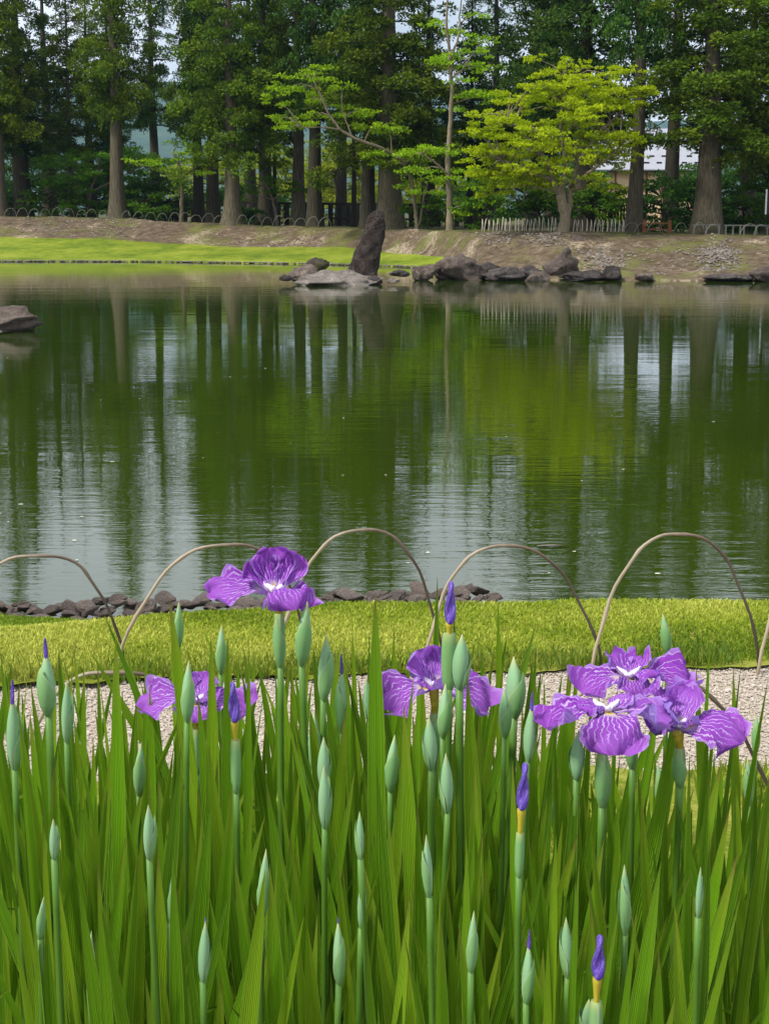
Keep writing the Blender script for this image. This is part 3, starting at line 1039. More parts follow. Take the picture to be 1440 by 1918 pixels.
# stone edging of the near shore: each stone a part of the edging
ed = empty('shore_edging', (0, shore_x(0), 0))
tag(ed, 'edging of dark cobbles where the near lawn meets the pond', 'edging', kind='structure')
stone_meshes = []
for k in range(9):
    v, f = rock_shape(100 + k, ICO3, 14, 0.06)
    me_ob = build('stone', v, f, MT['edge_stone'], smooth=True, link=False)
    stone_meshes.append(me_ob.data)
xx = -3.6
for row, (dy, zz_) in enumerate(((0.03, 0.05), (0.13, 0.055), (0.23, 0.055), (0.33, 0.045), (0.42, 0.03))):
    xx = -3.7
    while xx < 0.55:
        s = rnd.uniform(0.032, 0.072)
        xx += s
        y = shore_x(xx) + dy + rnd.uniform(-0.05, 0.05)
        st = inst('stone', rnd.choice(stone_meshes), ed, (xx, y - shore_x(0), zz_ + rnd.uniform(-0.02, 0.03) + 0.075 * min(1, max(0, (xx + 2.1) / 1.9))))
        st.scale = (s * rnd.uniform(1.0, 1.3), s * rnd.uniform(0.8, 1.1), s * rnd.uniform(0.32, 0.50))
        st.rotation_euler = (rnd.uniform(-.45, .45), rnd.uniform(-.45, .45), rnd.uniform(0, 6.3))
        xx += s * rnd.uniform(0.55, 0.8)

# ------------------------------------------------------------------ trees


def sprays(cent, rad, n_each, rng, lf=0.55, wf=0.30, up=0.35, flat=1.0, tipmix=1.0, inner=0.35, outer=0.8, wild=0.35):
    """leaf-sized faces that stand out from the clumps; returns verts, quads, tint"""
    N = len(cent)
    c = np.repeat(cent, n_each, 0)
    r = np.repeat(rad, n_each)
    d = rng.normal(0, 1, (N * n_each, 3))
    d[:, 2] = d[:, 2] * flat + up
    d /= np.linalg.norm(d, axis=1)[:, None]
    dn = d * np.array([1, 1, flat])
    ax = d + rng.normal(0, 0.55, d.shape)
    ax /= np.linalg.norm(ax, axis=1)[:, None]
    nr = d + np.array([0, 0, 0.5]) + rng.normal(0, wild, d.shape)
    nr -= ax * (nr * ax).sum(1)[:, None]
    nr /= np.linalg.norm(nr, axis=1)[:, None] + 1e-9
    wv = np.cross(nr, ax)
    L = r * lf * rng.uniform(0.7, 1.3, len(r))
    W = r * wf * rng.uniform(0.7, 1.3, len(r))
    b = c + dn * (r * rng.uniform(inner, outer, len(r)))[:, None]
    V = np.empty((len(b), 4, 3))
    V[:, 0] = b
    V[:, 1] = b + ax * (L * .55)[:, None] + wv * (W / 2)[:, None]
    V[:, 2] = b + ax * L[:, None]
    V[:, 3] = b + ax * (L * .55)[:, None] - wv * (W / 2)[:, None]
    Q = np.arange(len(b) * 4).reshape(-1, 4)
    col = np.ones((len(b), 4, 4))
    col[:, :, 0] = np.clip(np.repeat(rng.random(N), n_each) * .6 + rng.random(len(b)) * .4, 0, 1)[:, None]
    tipv = np.clip(rng.random(len(b)) * 0.9 + 0.1, 0, 1) * tipmix
    col[:, :, 1] = np.array([0.0, 0.5, 1.0, 0.5])[None] * tipv[:, None]
    col[:, :, 2] = np.repeat(rng.random(N), n_each)[:, None]
    return V.reshape(-1, 3), Q, col.reshape(-1, 4)


def cedar_crown(seed, zb, H, Rm, mat, step=0.50, n_each=108, dens=1.0):
    r = np.random.default_rng(seed)
    cents, rads, wood = [], [], Bag()
    z = zb
    a = r.uniform(0, 6)
    while z < H:
        t = (z - zb) / (H - zb)
        L = Rm * (1 - t) ** 0.85 * r.uniform(0.6, 1.2) * (0.75 + 0.25 * min(1, t * 8)) + 0.3
        a += 2.4 + r.normal(0, 0.4)
        dirv = np.array([math.cos(a), math.sin(a)])
        droop = r.uniform(-0.30, 0.10) - 0.25 * (1 - t)
        pts = []
        for s in np.linspace(0, 1, 5):
            pts.append((dirv[0] * L * s, dirv[1] * L * s, z + droop * L * s * s + 0.12 * L * s))
        wood.add(tube(pts, [0.06 * (1 - .75 * s) * (0.6 + 0.4 * (1 - t)) for s in np.linspace(0, 1, 5)], 4))
        nt = int((2 + L * 2.4) * (1.15 - 0.55 * t) * dens + r.random())
        for k in range(nt):
            s = r.uniform(0.16, 1.05)
            side = r.normal(0, 0.24 * L * (0.4 + s * .6))
            p = np.array([dirv[0] * L * s - dirv[1] * side, dirv[1] * L * s + dirv[0] * side, z + droop * L * s * s + 0.12 * L * s + r.normal(0.02, 0.13)])
            cents.append(p)
            rads.append(r.uniform(0.30, 0.60) * (0.75 if t > .8 else 1))
        z += step * r.uniform(0.18, 0.60) * (1 + 0.9 * t)
    cents, rads = np.array(cents), np.array(rads)
    V, Q, col = sprays(cents, rads, n_each, r, lf=0.36, wf=0.20, up=0.4, flat=0.72, inner=0.5, outer=0.88, wild=0.22)
    ob = build('crown', V, Q, MT[mat], smooth=False, col=col, link=False)
    wo = wood.build('branches', MT['bark_dark'])
    me = wo.data
    C.objects.unlink(wo)
    return ob.data, me


CROWN = [cedar_crown(1, 4.3, 19, 2.9, 'cedar'), cedar_crown(2, 3.8, 17.5, 2.7, 'cedar'), cedar_crown(3, 5.0, 19, 3.0, 'cedar'),
         cedar_crown(4, 4.0, 18, 2.5, 'cedar_dark'), cedar_crown(5, 3.4, 18, 3.4, 'cedar'), cedar_crown(6, 4.3, 17, 2.9, 'cedar_dark'), cedar_crown(7, 3.6, 19, 3.3, 'cedar_dark', 0.56, 96, 0.85), cedar_crown(8, 4.4, 17, 3.0, 'cedar', 0.56, 96, 0.85)]


def trunk_mesh(seed, rad, H, flare=1.35, sides=16, lean=0.0):
    r = np.random.default_rng(seed)
    ph = r.uniform(0, 6, 4)
    zs = [-0.4, 0, 0.15, 0.4, 0.9, 1.6, 2.6, 4.2, 6.5, 9.5, 13, 17, H]
    pts, rd = [], []
    for z in zs:
        pts.append((lean * z + 0.04 * math.sin(z * .5 + ph[0]), 0.04 * math.cos(z * .4 + ph[1]), z))
        fl = 1 + (flare - 1) * math.exp(-max(z, 0) / 0.75) + (0.25 if z < 0 else 0)
        rd.append(rad * fl * max(0.06, (1 - max(z, 0) / H * 0.93)))

    def ridges(th, t):
        low = math.exp(-t * 9)
        return 1 + 0.05 * math.sin(5 * th + ph[2]) + 0.035 * math.sin(9 * th + ph[3]) + 0.10 * low * math.sin(4 * th + ph[1])
    return tube(pts, rd, sides, ridges)


def cedar(px, ybase, d, wpx, crown, label, dark=False, zs=1.0, rs=1.0, flare=1.35, H=18, lean=0.0, dz=0.0):
    z = ground_z(px, d)
    p = at(px, ybase, d)
    root = empty('cedar_tree', (p.x, d, z))
    tag(root, label, 'tree', 'tall cedars behind the pond')
    v, f, u = trunk_mesh(abs(int(px * 7 + d)), wpx / 2 / pxm(d), H * zs, flare, lean=lean)
    build('trunk', [tuple(q) for q in v], f, MT['bark_dark' if dark else 'bark'], root, uv=u)
    cm, wm = CROWN[crown]
    rz = rnd.uniform(0, 6.28)
    for nm, me in (('crown', cm), ('branches', wm)):
        o = inst(nm, me, root)
        o.rotation_euler = (0, lean * 0.8, rz)
        if nm == 'branches':
            o['kind'] = 'stuff'
        o.scale = (rs, rs, zs)
        o.location.z = dz
    return root


cedar(3, 403, 87.5, 22, 0, 'pale trunked cedar at the frame edge over the far lawn', rs=0.85, flare=1.5)
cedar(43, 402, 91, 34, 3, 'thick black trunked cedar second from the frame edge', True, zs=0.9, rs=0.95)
cedar(137, 400, 93, 12, 7, 'slim pale trunked cedar among the undergrowth', zs=0.85, rs=0.8, H=17)
cedar(222, 409, 86.5, 28, 2, 'cedar with smooth pale trunk standing alone at the bank edge', rs=0.78, flare=1.55, dz=0.6)
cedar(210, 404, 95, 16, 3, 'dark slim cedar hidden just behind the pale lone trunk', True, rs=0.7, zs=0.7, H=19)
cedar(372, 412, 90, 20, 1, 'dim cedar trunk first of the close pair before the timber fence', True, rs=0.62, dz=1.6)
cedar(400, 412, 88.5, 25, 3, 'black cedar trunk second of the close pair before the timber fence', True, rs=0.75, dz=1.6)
cedar(436, 420, 81.5, 29, 4, 'pale cedar with wide spreading roots at the bank edge', zs=0.95, rs=0.88, flare=1.6)
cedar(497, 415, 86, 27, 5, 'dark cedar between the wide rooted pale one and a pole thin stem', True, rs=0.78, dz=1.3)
cedar(516, 416, 86.5, 9, 1, 'pole thin cedar stem beside a dark thick trunk', zs=0.7, rs=0.6, H=17, dz=1.5)
cedar(560, 420, 84, 25, 0, 'brown cedar first of the pair before the bright gap', rs=0.75, dz=1.3)
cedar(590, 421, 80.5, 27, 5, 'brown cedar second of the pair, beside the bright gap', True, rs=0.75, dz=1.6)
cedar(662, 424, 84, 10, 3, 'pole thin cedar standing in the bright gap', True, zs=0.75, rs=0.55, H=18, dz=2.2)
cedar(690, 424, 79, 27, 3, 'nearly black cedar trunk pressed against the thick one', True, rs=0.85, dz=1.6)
cedar(729, 427, 76, 46, 4, 'massive cedar with fluted trunk behind the standing stone', zs=0.95, rs=1.12, flare=1.45)
cedar(880, 424, 82, 13, 3, 'thin dark cedar behind the airy tree', True, zs=0.7, rs=0.75, H=17)
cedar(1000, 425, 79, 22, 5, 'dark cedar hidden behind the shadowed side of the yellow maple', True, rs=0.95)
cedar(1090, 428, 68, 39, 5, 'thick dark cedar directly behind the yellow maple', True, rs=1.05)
cedar(1188, 434, 63, 27, 3, 'straight brown cedar trunk before the house roof', rs=0.62, zs=1.08, flare=1.5, dz=2.5)
cedar(1322, 440, 62, 50, 0, 'huge cedar with broad fluted trunk beside the low rails', zs=0.82, rs=1.1, flare=1.45)
cedar(1470, 441, 64, 40, 4, 'cedar beyond the frame edge with branches hanging into view', zs=0.85, rs=1.05)
cedar(1395, 436, 76, 30, 5, 'dark cedar behind the low rails near the sign', True, zs=0.85)
cedar(1545, 440, 70, 40, 2, 'cedar outside the view past the sign')
cedar(-130, 402, 90, 30, 2, 'cedar just outside the view beyond the pale edge trunk')
cedar(95, 402, 99, 26, 6, 'distant dim cedar above the undergrowth', True, rs=1.0, zs=0.85)
cedar(470, 414, 97, 24, 6, 'distant dim cedar glimpsed between the wide rooted and the dark trunk', True, rs=0.95, dz=3.2)
cedar(800, 424, 92, 30, 3, 'distant cedar filling the space beyond the massive fluted trunk', True, rs=0.95, zs=0.75)
cedar(1030, 426, 88, 28, 5, 'distant dark cedar above the yellow maple', True, rs=1.1)
cedar(292, 408, 98, 20, 6, 'distant sparse cedar in the gap past the pale lone trunk', True, rs=0.75, zs=0.9, dz=2.6)
cedar(172, 404, 102, 20, 7, 'distant sparse cedar over the slim pale trunk', True, rs=0.7, zs=0.8, dz=3.0)
cedar(925, 424, 92, 22, 6, 'distant sparse cedar in the gap past the airy tree', True, rs=0.8, zs=0.95)
cedar(640, 420, 95, 22, 7, 'distant sparse cedar over the bright gap', True, rs=0.85, zs=1.0, dz=4.2)
cedar(1255, 430, 80, 30, 6, 'distant dark cedar between the straight and the huge trunk', True, rs=0.8, zs=1.1, dz=2.5)


def broadleaf(name, label, px, ybase, d, pads, mat, trunk, leaf=0.10, n_each=70, group='trees behind the pond', cat='tree', bark='bark_pale', rtrunk=0.12, seed=1, zoff=0.0):
    """pads: (px, py, width px, thickness px, depth offset); trunk: list of limbs, each a list of (px, py, depth offset, radius px)"""
    r = np.random.default_rng(seed)
    z = ground_z(px, d) + zoff
    b = at(px, ybase, d)
    base = Vector((b.x, d, z))
    root = empty(name, base)
    tag(root, label, cat, group)
    wood = Bag()
    limb_pts = []
    for limb in trunk:
        pts = [at(q[0], q[1], d + q[2]) - base for q in limb]
        if limb is trunk[0]:
            pts[0] = Vector((0, 0, -0.25))
        dense, rad = [], []
        for i in range(len(pts) - 1):
            for s in np.linspace(0, 1, 5)[:-1]:
                dense.append(pts[i].lerp(pts[i + 1], s) + Vector(r.normal(0, 0.018, 3)) * (1 if i or s else 0))
                rad.append((limb[i][3] * (1 - s) + limb[i + 1][3] * s) / pxm(d))
        dense.append(pts[-1])
        rad.append(limb[-1][3] / pxm(d))
        wood.add(tube(dense, rad, 7))
        limb_pts += [(p, rr) for p, rr in zip(dense, rad)][2:]
    cents, rads = [], []
    for (qx, qy, qw, qh, dd) in pads:
        c = at(qx, qy, d + dd) - base
        rx = qw / 2 / pxm(d)
        rz = qh / 2 / pxm(d)
        if limb_pts:
            j = min(range(len(limb_pts)), key=lambda k: (limb_pts[k][0] - c).length + max(0, limb_pts[k][0].z - c.z) * 1.5)
            p0, r0 = limb_pts[j]
            mid = p0.lerp(c, .5) + Vector((0, 0, 0.12 * (c - p0).length))
            wood.add(tube([p0, p0.lerp(mid, .6), mid, mid.lerp(c, .6), c], [min(r0, .05) * .8, .03, .022, .014, .007], 4))
        ns = max(5, int(rx * rx * 9 + rx * 4))
        for k in range(ns):
            a, q = r.uniform(0, 6.28), math.sqrt(r.random())
            cents.append((c.x + math.cos(a) * q * rx, c.y + math.sin(a) * q * rx * 0.9, c.z + r.normal(0, rz * .45) - 0.25 * rz * q * q * 2 + 0.25 * rz))
            rads.append(r.uniform(0.75, 1.3) * leaf * 2.6)
    cents, rads = np.array(cents), np.array(rads)
    V, Q, col = sprays(cents, rads, n_each, r, lf=0.42, wf=0.28, up=0.1, flat=0.32)
    build('crown', V, Q, MT[mat], root, smooth=False, col=col)
    if wood.V:
        wood.build('trunk', MT[bark], root)
    return root


def random_pads(seed, cx, cy, w, h, n, pw=(50, 90), ph=(12, 22), dd=2.0, shape='dome'):
    r = np.random.default_rng(seed)
    out = []
    while len(out) < n:
        x, y = r.uniform(-1, 1), r.uniform(-1, 1)
        if x * x + y * y > 1:
            continue
        z = r.uniform(-1, 1) * math.sqrt(max(0, 1 - x * x - y * y))
        if shape == 'shell' and x * x + y * y + z * z < 0.35:
            continue
        out.append((cx + x * w / 2, cy + y * h / 2, r.uniform(*pw), r.uniform(*ph), z * dd))
    return out


# the yellow maple
ypads = random_pads(31, 1040, 262, 325, 250, 130, (40, 82), (11, 22), 2.6)
ypads += random_pads(32, 1100, 160, 200, 110, 30, (40, 75), (12, 22), 2.0)
ypads += random_pads(36, 960, 290, 170, 120, 22, (40, 75), (10, 20), 2.0)
ypads += [(1010, 112, 50, 14, 0), (1050, 125, 70, 18, .3), (1105, 125, 60, 16, -.3), (1190, 168, 60, 14, 0), (1200, 195, 40, 12, .2), (1180, 262, 60, 14, -.6), (1150, 270, 70, 14, -.8),
          (890, 285, 60, 16, -.4), (905, 240, 60, 16, 0), (900, 330, 70, 16, .2), (930, 360, 70, 16, 0), (985, 345, 80, 18, .5), (1120, 345, 70, 14, -.5), (880, 300, 44, 12, 0)]
ypads = [p for p in ypads if not (p[1] > 350 and 985 < p[0] < 1125)]
broadleaf('yellow_maple', 'spreading maple with yellow green leaves on the bank edge', 1055, 432, 60.5, ypads, 'maple_yellow',
          [[(1055, 432, 0, 13), (1057, 405, 0, 10), (1052, 380, 0, 9.5), (1048, 360, 0, 9), (1036, 338, 0, 6), (1020, 300, -.3, 4.5), (985, 255, -.6, 3.5), (950, 225, -.6, 2)],
           [(1060, 410, 0, 8), (1066, 375, .2, 6), (1068, 345, .3, 5), (1085, 300, .4, 4), (1120, 250, .6, 3.2), (1165, 205, .8, 1.8)],
           [(1048, 362, 0, 7), (1056, 340, -.3, 5), (1058, 300, -.4, 4), (1050, 230, 0, 3.2), (1060, 150, .2, 1.6)],
           [(1036, 338, 0, 4), (1000, 325, -.5, 3), (940, 300, -.8, 2)],
           [(1068, 350, .2, 4), (1110, 320, -.6, 3), (1160, 275, -.8, 1.8)]], leaf=0.08, n_each=50, seed=8)

# airy tree with a thin pale trunk
apads = [(880, 100, 90, 16, 0), (905, 75, 70, 14, .5), (835, 112, 80, 14, -.5), (850, 60, 60, 12, .3), (900, 128, 90, 16, .4), (870, 150, 60, 12, -.6), (905, 178, 110, 16, 0), (930, 190, 60, 12, .6),
         (820, 45, 50, 10, 0), (890, 30, 50, 10, 0), (850, 205, 50, 10, .8), (800, 278, 90, 14, -.4), (840, 284, 80, 14, .5), (770, 290, 60, 12, 0), (790, 320, 90, 16, .6), (830, 335, 70, 14, -.4), (870, 320, 60, 14, .3),
         (890, 350, 70, 16, .5), (800, 360, 70, 14, .9), (860, 380, 60, 14, .6), (905, 385, 50, 12, 0), (865, 400, 40, 10, -.2)]
broadleaf('airy_tree', 'airy light green tree with a thin pale trunk beside the yellow maple', 843, 426, 70, apads, 'maple_green',
          [[(843, 426, 0, 10), (842, 405, 0, 6.5), (841, 360, 0, 5.5), (838, 300, 0, 5), (843, 240, .1, 4.5), (846, 180, 0, 4), (843, 110, .1, 3), (836, 40, 0, 2.2), (840, -40, 0, 1.2)],
           [(843, 110, 0, 2.5), (858, 70, .2, 2), (862, 20, .3, 1.4), (872, -40, .3, .9)],
           [(842, 150, 0, 2), (870, 125, .2, 1.6), (890, 95, .3, 1)],
           [(842, 330, 0, 3), (810, 300, -.3, 2), (785, 285, -.4, 1.2)]], leaf=0.10, n_each=34, seed=9)

# leaning maple
lpads = [(600, 128, 70, 16, 0), (565, 140, 80, 18, 0), (535, 165, 70, 16, 0), (512, 190, 60, 16, .2), (560, 170, 80, 16, .5), (610, 150, 60, 14, -.4), (640, 165, 60, 14, .5), (575, 190, 70, 12, .6), (515, 222, 60, 12, .3),
         (560, 232, 76, 14, -.5), (590, 215, 70, 14, -.2), (545, 240, 50, 10, -.6), (660, 215, 70, 12, .3), (700, 238, 90, 14, .2), (730, 245, 60, 12, .4), (690, 210, 60, 12, .5), (640, 200, 50, 12, .8),
         (705, 288, 80, 16, -.3), (745, 290, 90, 16, -.2), (720, 305, 70, 12, 0), (775, 300, 70, 14, .2), (790, 340, 70, 14, .3), (765, 350, 50, 12, .4)]
broadleaf('leaning_maple', 'light green maple whose long bare limb leans out before the massive cedar', 782, 428, 73, lpads, 'maple_green',
          [[(782, 428, 0, 4), (778, 390, 0, 3.4), (772, 340, -.2, 3.2), (752, 300, -.6, 3.2), (715, 277, -1, 3.2), (672, 262, -1.1, 3), (640, 245, -1.1, 2.6), (618, 218, -1, 2.2), (602, 182, -.9, 1.8), (586, 150, -.8, 1)],
           [(640, 245, -1.1, 1.8), (605, 238, -1.2, 1.4), (565, 238, -1.2, .8)],
           [(660, 258, -1.1, 1.6), (648, 225, -.9, 1.3), (640, 200, -.8, .8)],
           [(784, 425, 0, 3), (792, 385, .2, 2.4), (800, 345, .4, 1.8)]], leaf=0.10, n_each=34, seed=10)

# small maples under the cedars
broadleaf('young_maple', 'young maple with flat light green layers beside the pale lone trunk', 340, 412, 86, [(255, 302, 60, 8, -.8), (285, 308, 70, 8, -.5), (320, 300, 70, 10, 0), (350, 288, 80, 12, .4), (335, 270, 60, 12, .3), (300, 318, 70, 8, 0), (370, 300, 60, 10, .5), (350, 320, 60, 10, .3), (385, 325, 50, 10, .6)],
          'maple_green', [[(340, 412, 0, 4.5), (341, 380, 0, 4), (340, 340, 0, 3.5), (335, 310, 0, 2.5), (325, 285, 0, 1.4)], [(340, 335, 0, 2), (300, 318, -.3, 1.4), (255, 304, -.6, .7)]], leaf=0.09, n_each=30, seed=12)
broadleaf('understorey_maple', 'deep green layered maple low between the dark trunks', 520, 418, 84, [(480, 335, 70, 10, 0), (530, 345, 80, 10, -.4), (560, 356, 60, 8, -.4), (500, 360, 80, 10, .4), (460, 350, 60, 10, .2), (450, 372, 60, 12, .6)],
          'maple_dark', [[(520, 418, 0, 3), (515, 390, 0, 2.5), (505, 360, 0, 2), (495, 340, 0, 1)]], leaf=0.09, n_each=34, seed=13)
broadleaf('understorey_maple', 'deep green layered tree behind the low hoops near the frame edge', 165, 404, 90, random_pads(41, 190, 318, 260, 90, 34, (50, 90), (10, 18), 2.0),
          'maple_dark', [[(165, 404, 0, 4), (168, 370, 0, 3), (180, 330, 0, 2), (190, 290, 0, 1)], [(168, 370, 0, 2), (130, 330, 0, 1)], [(172, 360, 0, 2), (240, 325, 0, 1)]], leaf=0.10, n_each=34, seed=14)
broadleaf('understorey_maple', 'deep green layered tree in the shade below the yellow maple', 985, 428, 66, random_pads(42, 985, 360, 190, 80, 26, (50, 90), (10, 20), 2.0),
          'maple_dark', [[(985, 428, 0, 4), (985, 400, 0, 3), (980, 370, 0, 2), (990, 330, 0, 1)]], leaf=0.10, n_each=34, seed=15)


def shrub(px, ybase, d, w, h, mat, label, seed, n=16, leaf=0.11, n_each=30, group='shrubs under the trees'):
    broadleaf('shrub', label, px, ybase, d, random_pads(seed, px, ybase - h * .52, w, h * 1.0, n, (w * .22, w * .42), (h * .16, h * .34), w / 2 / pxm(d) * .8), mat,
              [[(px, ybase, 0, 3), (px + 2, ybase - h * .3, 0, 2.2), (px - 3, ybase - h * .6, 0, 1.2)]], leaf=leaf, n_each=n_each, seed=seed, group=group, cat='shrub', bark='bark_dark')


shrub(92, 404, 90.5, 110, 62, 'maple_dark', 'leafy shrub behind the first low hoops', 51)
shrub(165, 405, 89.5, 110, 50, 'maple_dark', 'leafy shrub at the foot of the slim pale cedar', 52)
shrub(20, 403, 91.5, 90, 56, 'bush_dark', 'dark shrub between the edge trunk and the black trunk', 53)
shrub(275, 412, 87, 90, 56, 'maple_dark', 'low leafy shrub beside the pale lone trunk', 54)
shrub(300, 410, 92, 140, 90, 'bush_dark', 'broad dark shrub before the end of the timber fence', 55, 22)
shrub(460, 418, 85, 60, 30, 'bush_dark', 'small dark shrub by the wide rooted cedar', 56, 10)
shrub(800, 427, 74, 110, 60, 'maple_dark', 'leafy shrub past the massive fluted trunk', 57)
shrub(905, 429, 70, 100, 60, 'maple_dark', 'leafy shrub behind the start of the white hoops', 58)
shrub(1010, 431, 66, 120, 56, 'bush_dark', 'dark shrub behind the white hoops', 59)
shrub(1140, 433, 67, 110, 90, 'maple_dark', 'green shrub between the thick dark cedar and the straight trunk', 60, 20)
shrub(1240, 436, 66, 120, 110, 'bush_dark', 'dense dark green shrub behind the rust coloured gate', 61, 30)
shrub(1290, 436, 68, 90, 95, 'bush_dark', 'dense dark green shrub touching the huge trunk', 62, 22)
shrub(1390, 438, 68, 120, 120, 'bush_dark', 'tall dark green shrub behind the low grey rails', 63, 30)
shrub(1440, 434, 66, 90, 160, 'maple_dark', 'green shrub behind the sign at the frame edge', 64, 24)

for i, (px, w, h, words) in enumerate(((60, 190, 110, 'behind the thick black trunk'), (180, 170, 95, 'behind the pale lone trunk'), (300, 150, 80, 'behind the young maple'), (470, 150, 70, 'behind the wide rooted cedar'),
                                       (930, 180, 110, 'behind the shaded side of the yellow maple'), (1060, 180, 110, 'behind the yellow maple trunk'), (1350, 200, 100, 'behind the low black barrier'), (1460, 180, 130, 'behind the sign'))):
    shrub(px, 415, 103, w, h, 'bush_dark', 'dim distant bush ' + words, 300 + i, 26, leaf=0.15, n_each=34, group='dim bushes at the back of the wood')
# bright bushes beyond the wood
def far_bush(px, ybase, d, w, h, label, seed, n=26):
    shrub(px, ybase, d, w, h, 'bush_bright', label, seed, n, leaf=0.16, n_each=34, group='sunlit bushes beyond the wood')


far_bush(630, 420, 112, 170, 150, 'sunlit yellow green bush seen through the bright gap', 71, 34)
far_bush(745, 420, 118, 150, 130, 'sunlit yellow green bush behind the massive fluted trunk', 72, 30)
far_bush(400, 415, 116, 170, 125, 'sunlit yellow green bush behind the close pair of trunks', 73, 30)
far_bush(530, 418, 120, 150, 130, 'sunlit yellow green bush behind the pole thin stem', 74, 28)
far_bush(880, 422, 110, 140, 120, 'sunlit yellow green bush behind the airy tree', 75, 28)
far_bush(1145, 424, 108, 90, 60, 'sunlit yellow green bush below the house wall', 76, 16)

# ------------------------------------------------------------------ house beyond the wood
def house():
    d = 128.0
    c = at(1210, 420, d)
    z0 = 1.3
    root = empty('house', (c.x, d + 4, z0))
    tag(root, 'house with pale metal roof and sand coloured plaster wall beyond the wood', 'house')
    eave = at(1210, 317, d).z - z0
    ridge = eave + 3.4
    w, dep = 11.5, 8.0
    bg = Bag()
    bg.add(box((0, 0, eave / 2), (w - 1.0, dep - 1.2, eave)))
    bg.build('wall', MT['plaster'], root, smooth=False)
    for i in range(9):
        bg = Bag()
        bg.add(box((-w / 2 + 0.7 + i * (w - 1.4) / 8, -(dep - 1.2) / 2 - 0.03, eave / 2), (0.14, 0.06, eave - 0.05)))
        bg.build('post', MT['timber_rust'], root, smooth=False)
    rf = []
    hw, hd = w / 2, dep / 2
    V = [(-hw, -hd, eave), (hw, -hd, eave), (hw, 0, ridge), (-hw, 0, ridge), (hw, hd, eave), (-hw, hd, eave)]
    V2 = [(x, y, z - 0.18) for x, y, z in V]
    Fc = [(0, 1, 2, 3), (3, 2, 4, 5), (7, 6, 9, 8), (8, 9, 11, 10), (0, 6, 7, 1), (5, 4, 10, 11), (1, 7, 8, 2), (2, 8, 10, 4), (0, 3, 9, 6), (3, 5, 11, 9)]
    roof = build('roof', V + V2, Fc, MT['roof'], root, smooth=False)
    bg = Bag()
    bg.add(box((0, -hd - 0.07, eave - 0.16), (w, 0.14, 0.16)))
    bg.build('gutter', MT['timber_dark'], root, smooth=False)
    k = (ridge - eave) / hd
    guard = None
    for row, t in enumerate((0.14, 0.30, 0.62)):
        for i in range(11):
            x = -hw + 0.6 + i * 1.02 + (0.5 if row % 2 else 0)
            if x > hw - 0.3:
                continue
            if guard is None:
                bgx = Bag()
                bgx.add(box((0, 0, 0), (0.42, 0.06, 0.13)))
                o = bgx.build('snow_guard', MT['timber_dark'], roof, smooth=False)
                guard = o.data
                o.location = (x, -hd + hd * t, eave + k * hd * t + 0.06)
            else:
                inst('snow_guard', guard, roof, (x, -hd + hd * t, eave + k * hd * t + 0.06))


house()

# ------------------------------------------------------------------ fences, gate, rails, sign
def post_fence(name, label, pa, pb, d_a, d_b, n, ztop, w, rails, mat, picket='post', cat='fence'):
    a, b = at(pa, 410, d_a), at(pb, 410, d_b)
    za, zb = ground_z(pa, d_a), ground_z(pb, d_b)
    root = empty(name, (a.x, a.y, za))
    tag(root, label, cat)
    span = Vector((b.x - a.x, b.y - a.y, zb - za))
    rz = math.atan2(span.y, span.x)
    me = None
    for i in range(n):
        p = span * (i / (n - 1))
        if me is None:
            bg = Bag()
            bg.add(box((0, 0, ztop / 2 - .1), (w, w * .8, ztop + .2), rz))
            o = bg.build(picket, MT[mat], root, smooth=False)
            me = o.data
        else:
            o = inst(picket, me, root)
        o.location = p
    for (zr, hr) in rails:
        V = []
        tdir = span.normalized()
        nn = Vector((-tdir.y, tdir.x, 0)) * (w * 0.30)
        for q in (-tdir * 0.1, span + tdir * 0.1):
            for s, zz_ in ((-1, -hr / 2), (1, -hr / 2), (1, hr / 2), (-1, hr / 2)):
                V.append(q + nn * s + Vector((0, 0, zr + zz_)))
        build('rail', [tuple(v) for v in V], [(3, 2, 1, 0), (4, 5, 6, 7), (0, 1, 5, 4), (1, 2, 6, 5), (2, 3, 7, 6), (3, 0, 4, 7)], MT[mat], root, smooth=False)
    return root


post_fence('timber_fence', 'dark heavy timber fence running behind the cedar trunks', 285, 925, 96, 90, 40, 1.25, 0.24, ((1.18, 0.14), (0.35, 0.12)), 'timber_dark')
post_fence('picket_fence', 'dark thin picket fence behind the thick dark cedar', 1105, 1185, 68, 68, 15, 1.05, 0.07, ((0.9, 0.06), (0.3, 0.06)), 'timber_dark', 'picket')
r_ = post_fence('low_wall', 'low black timber barrier behind the huge cedar trunk', 1345, 1480, 70, 70, 12, 0.62, 0.30, ((0.58, 0.14), (0.3, 0.34)), 'timber_dark', 'post', 'barrier')


def gate():
    d = 62.5
    a = at(1205, 438, d)
    z = ground_z(1205, d)
    root = empty('rust_gate', (a.x, d, z))
    tag(root, 'low rust coloured wooden gate frame beside the straight cedar trunk', 'gate')
    W = 47 / pxm(d)
    for x in (0, W):
        Bag().add(box((x, 0, 0.2), (0.13, 0.13, 0.56))).build('post', MT['timber_rust'], root, smooth=False)
    for zr in (0.36, 0.12):
        Bag().add(box((W / 2, 0, zr), (W - 0.13, 0.05, 0.05))).build('rail', MT['timber_rust'], root, smooth=False)
    Bag().add(tube([(0.07, 0.04, 0.06), (W - 0.07, 0.04, 0.36)], [0.018, 0.018], 5)).build('brace', MT['timber_rust'], root)


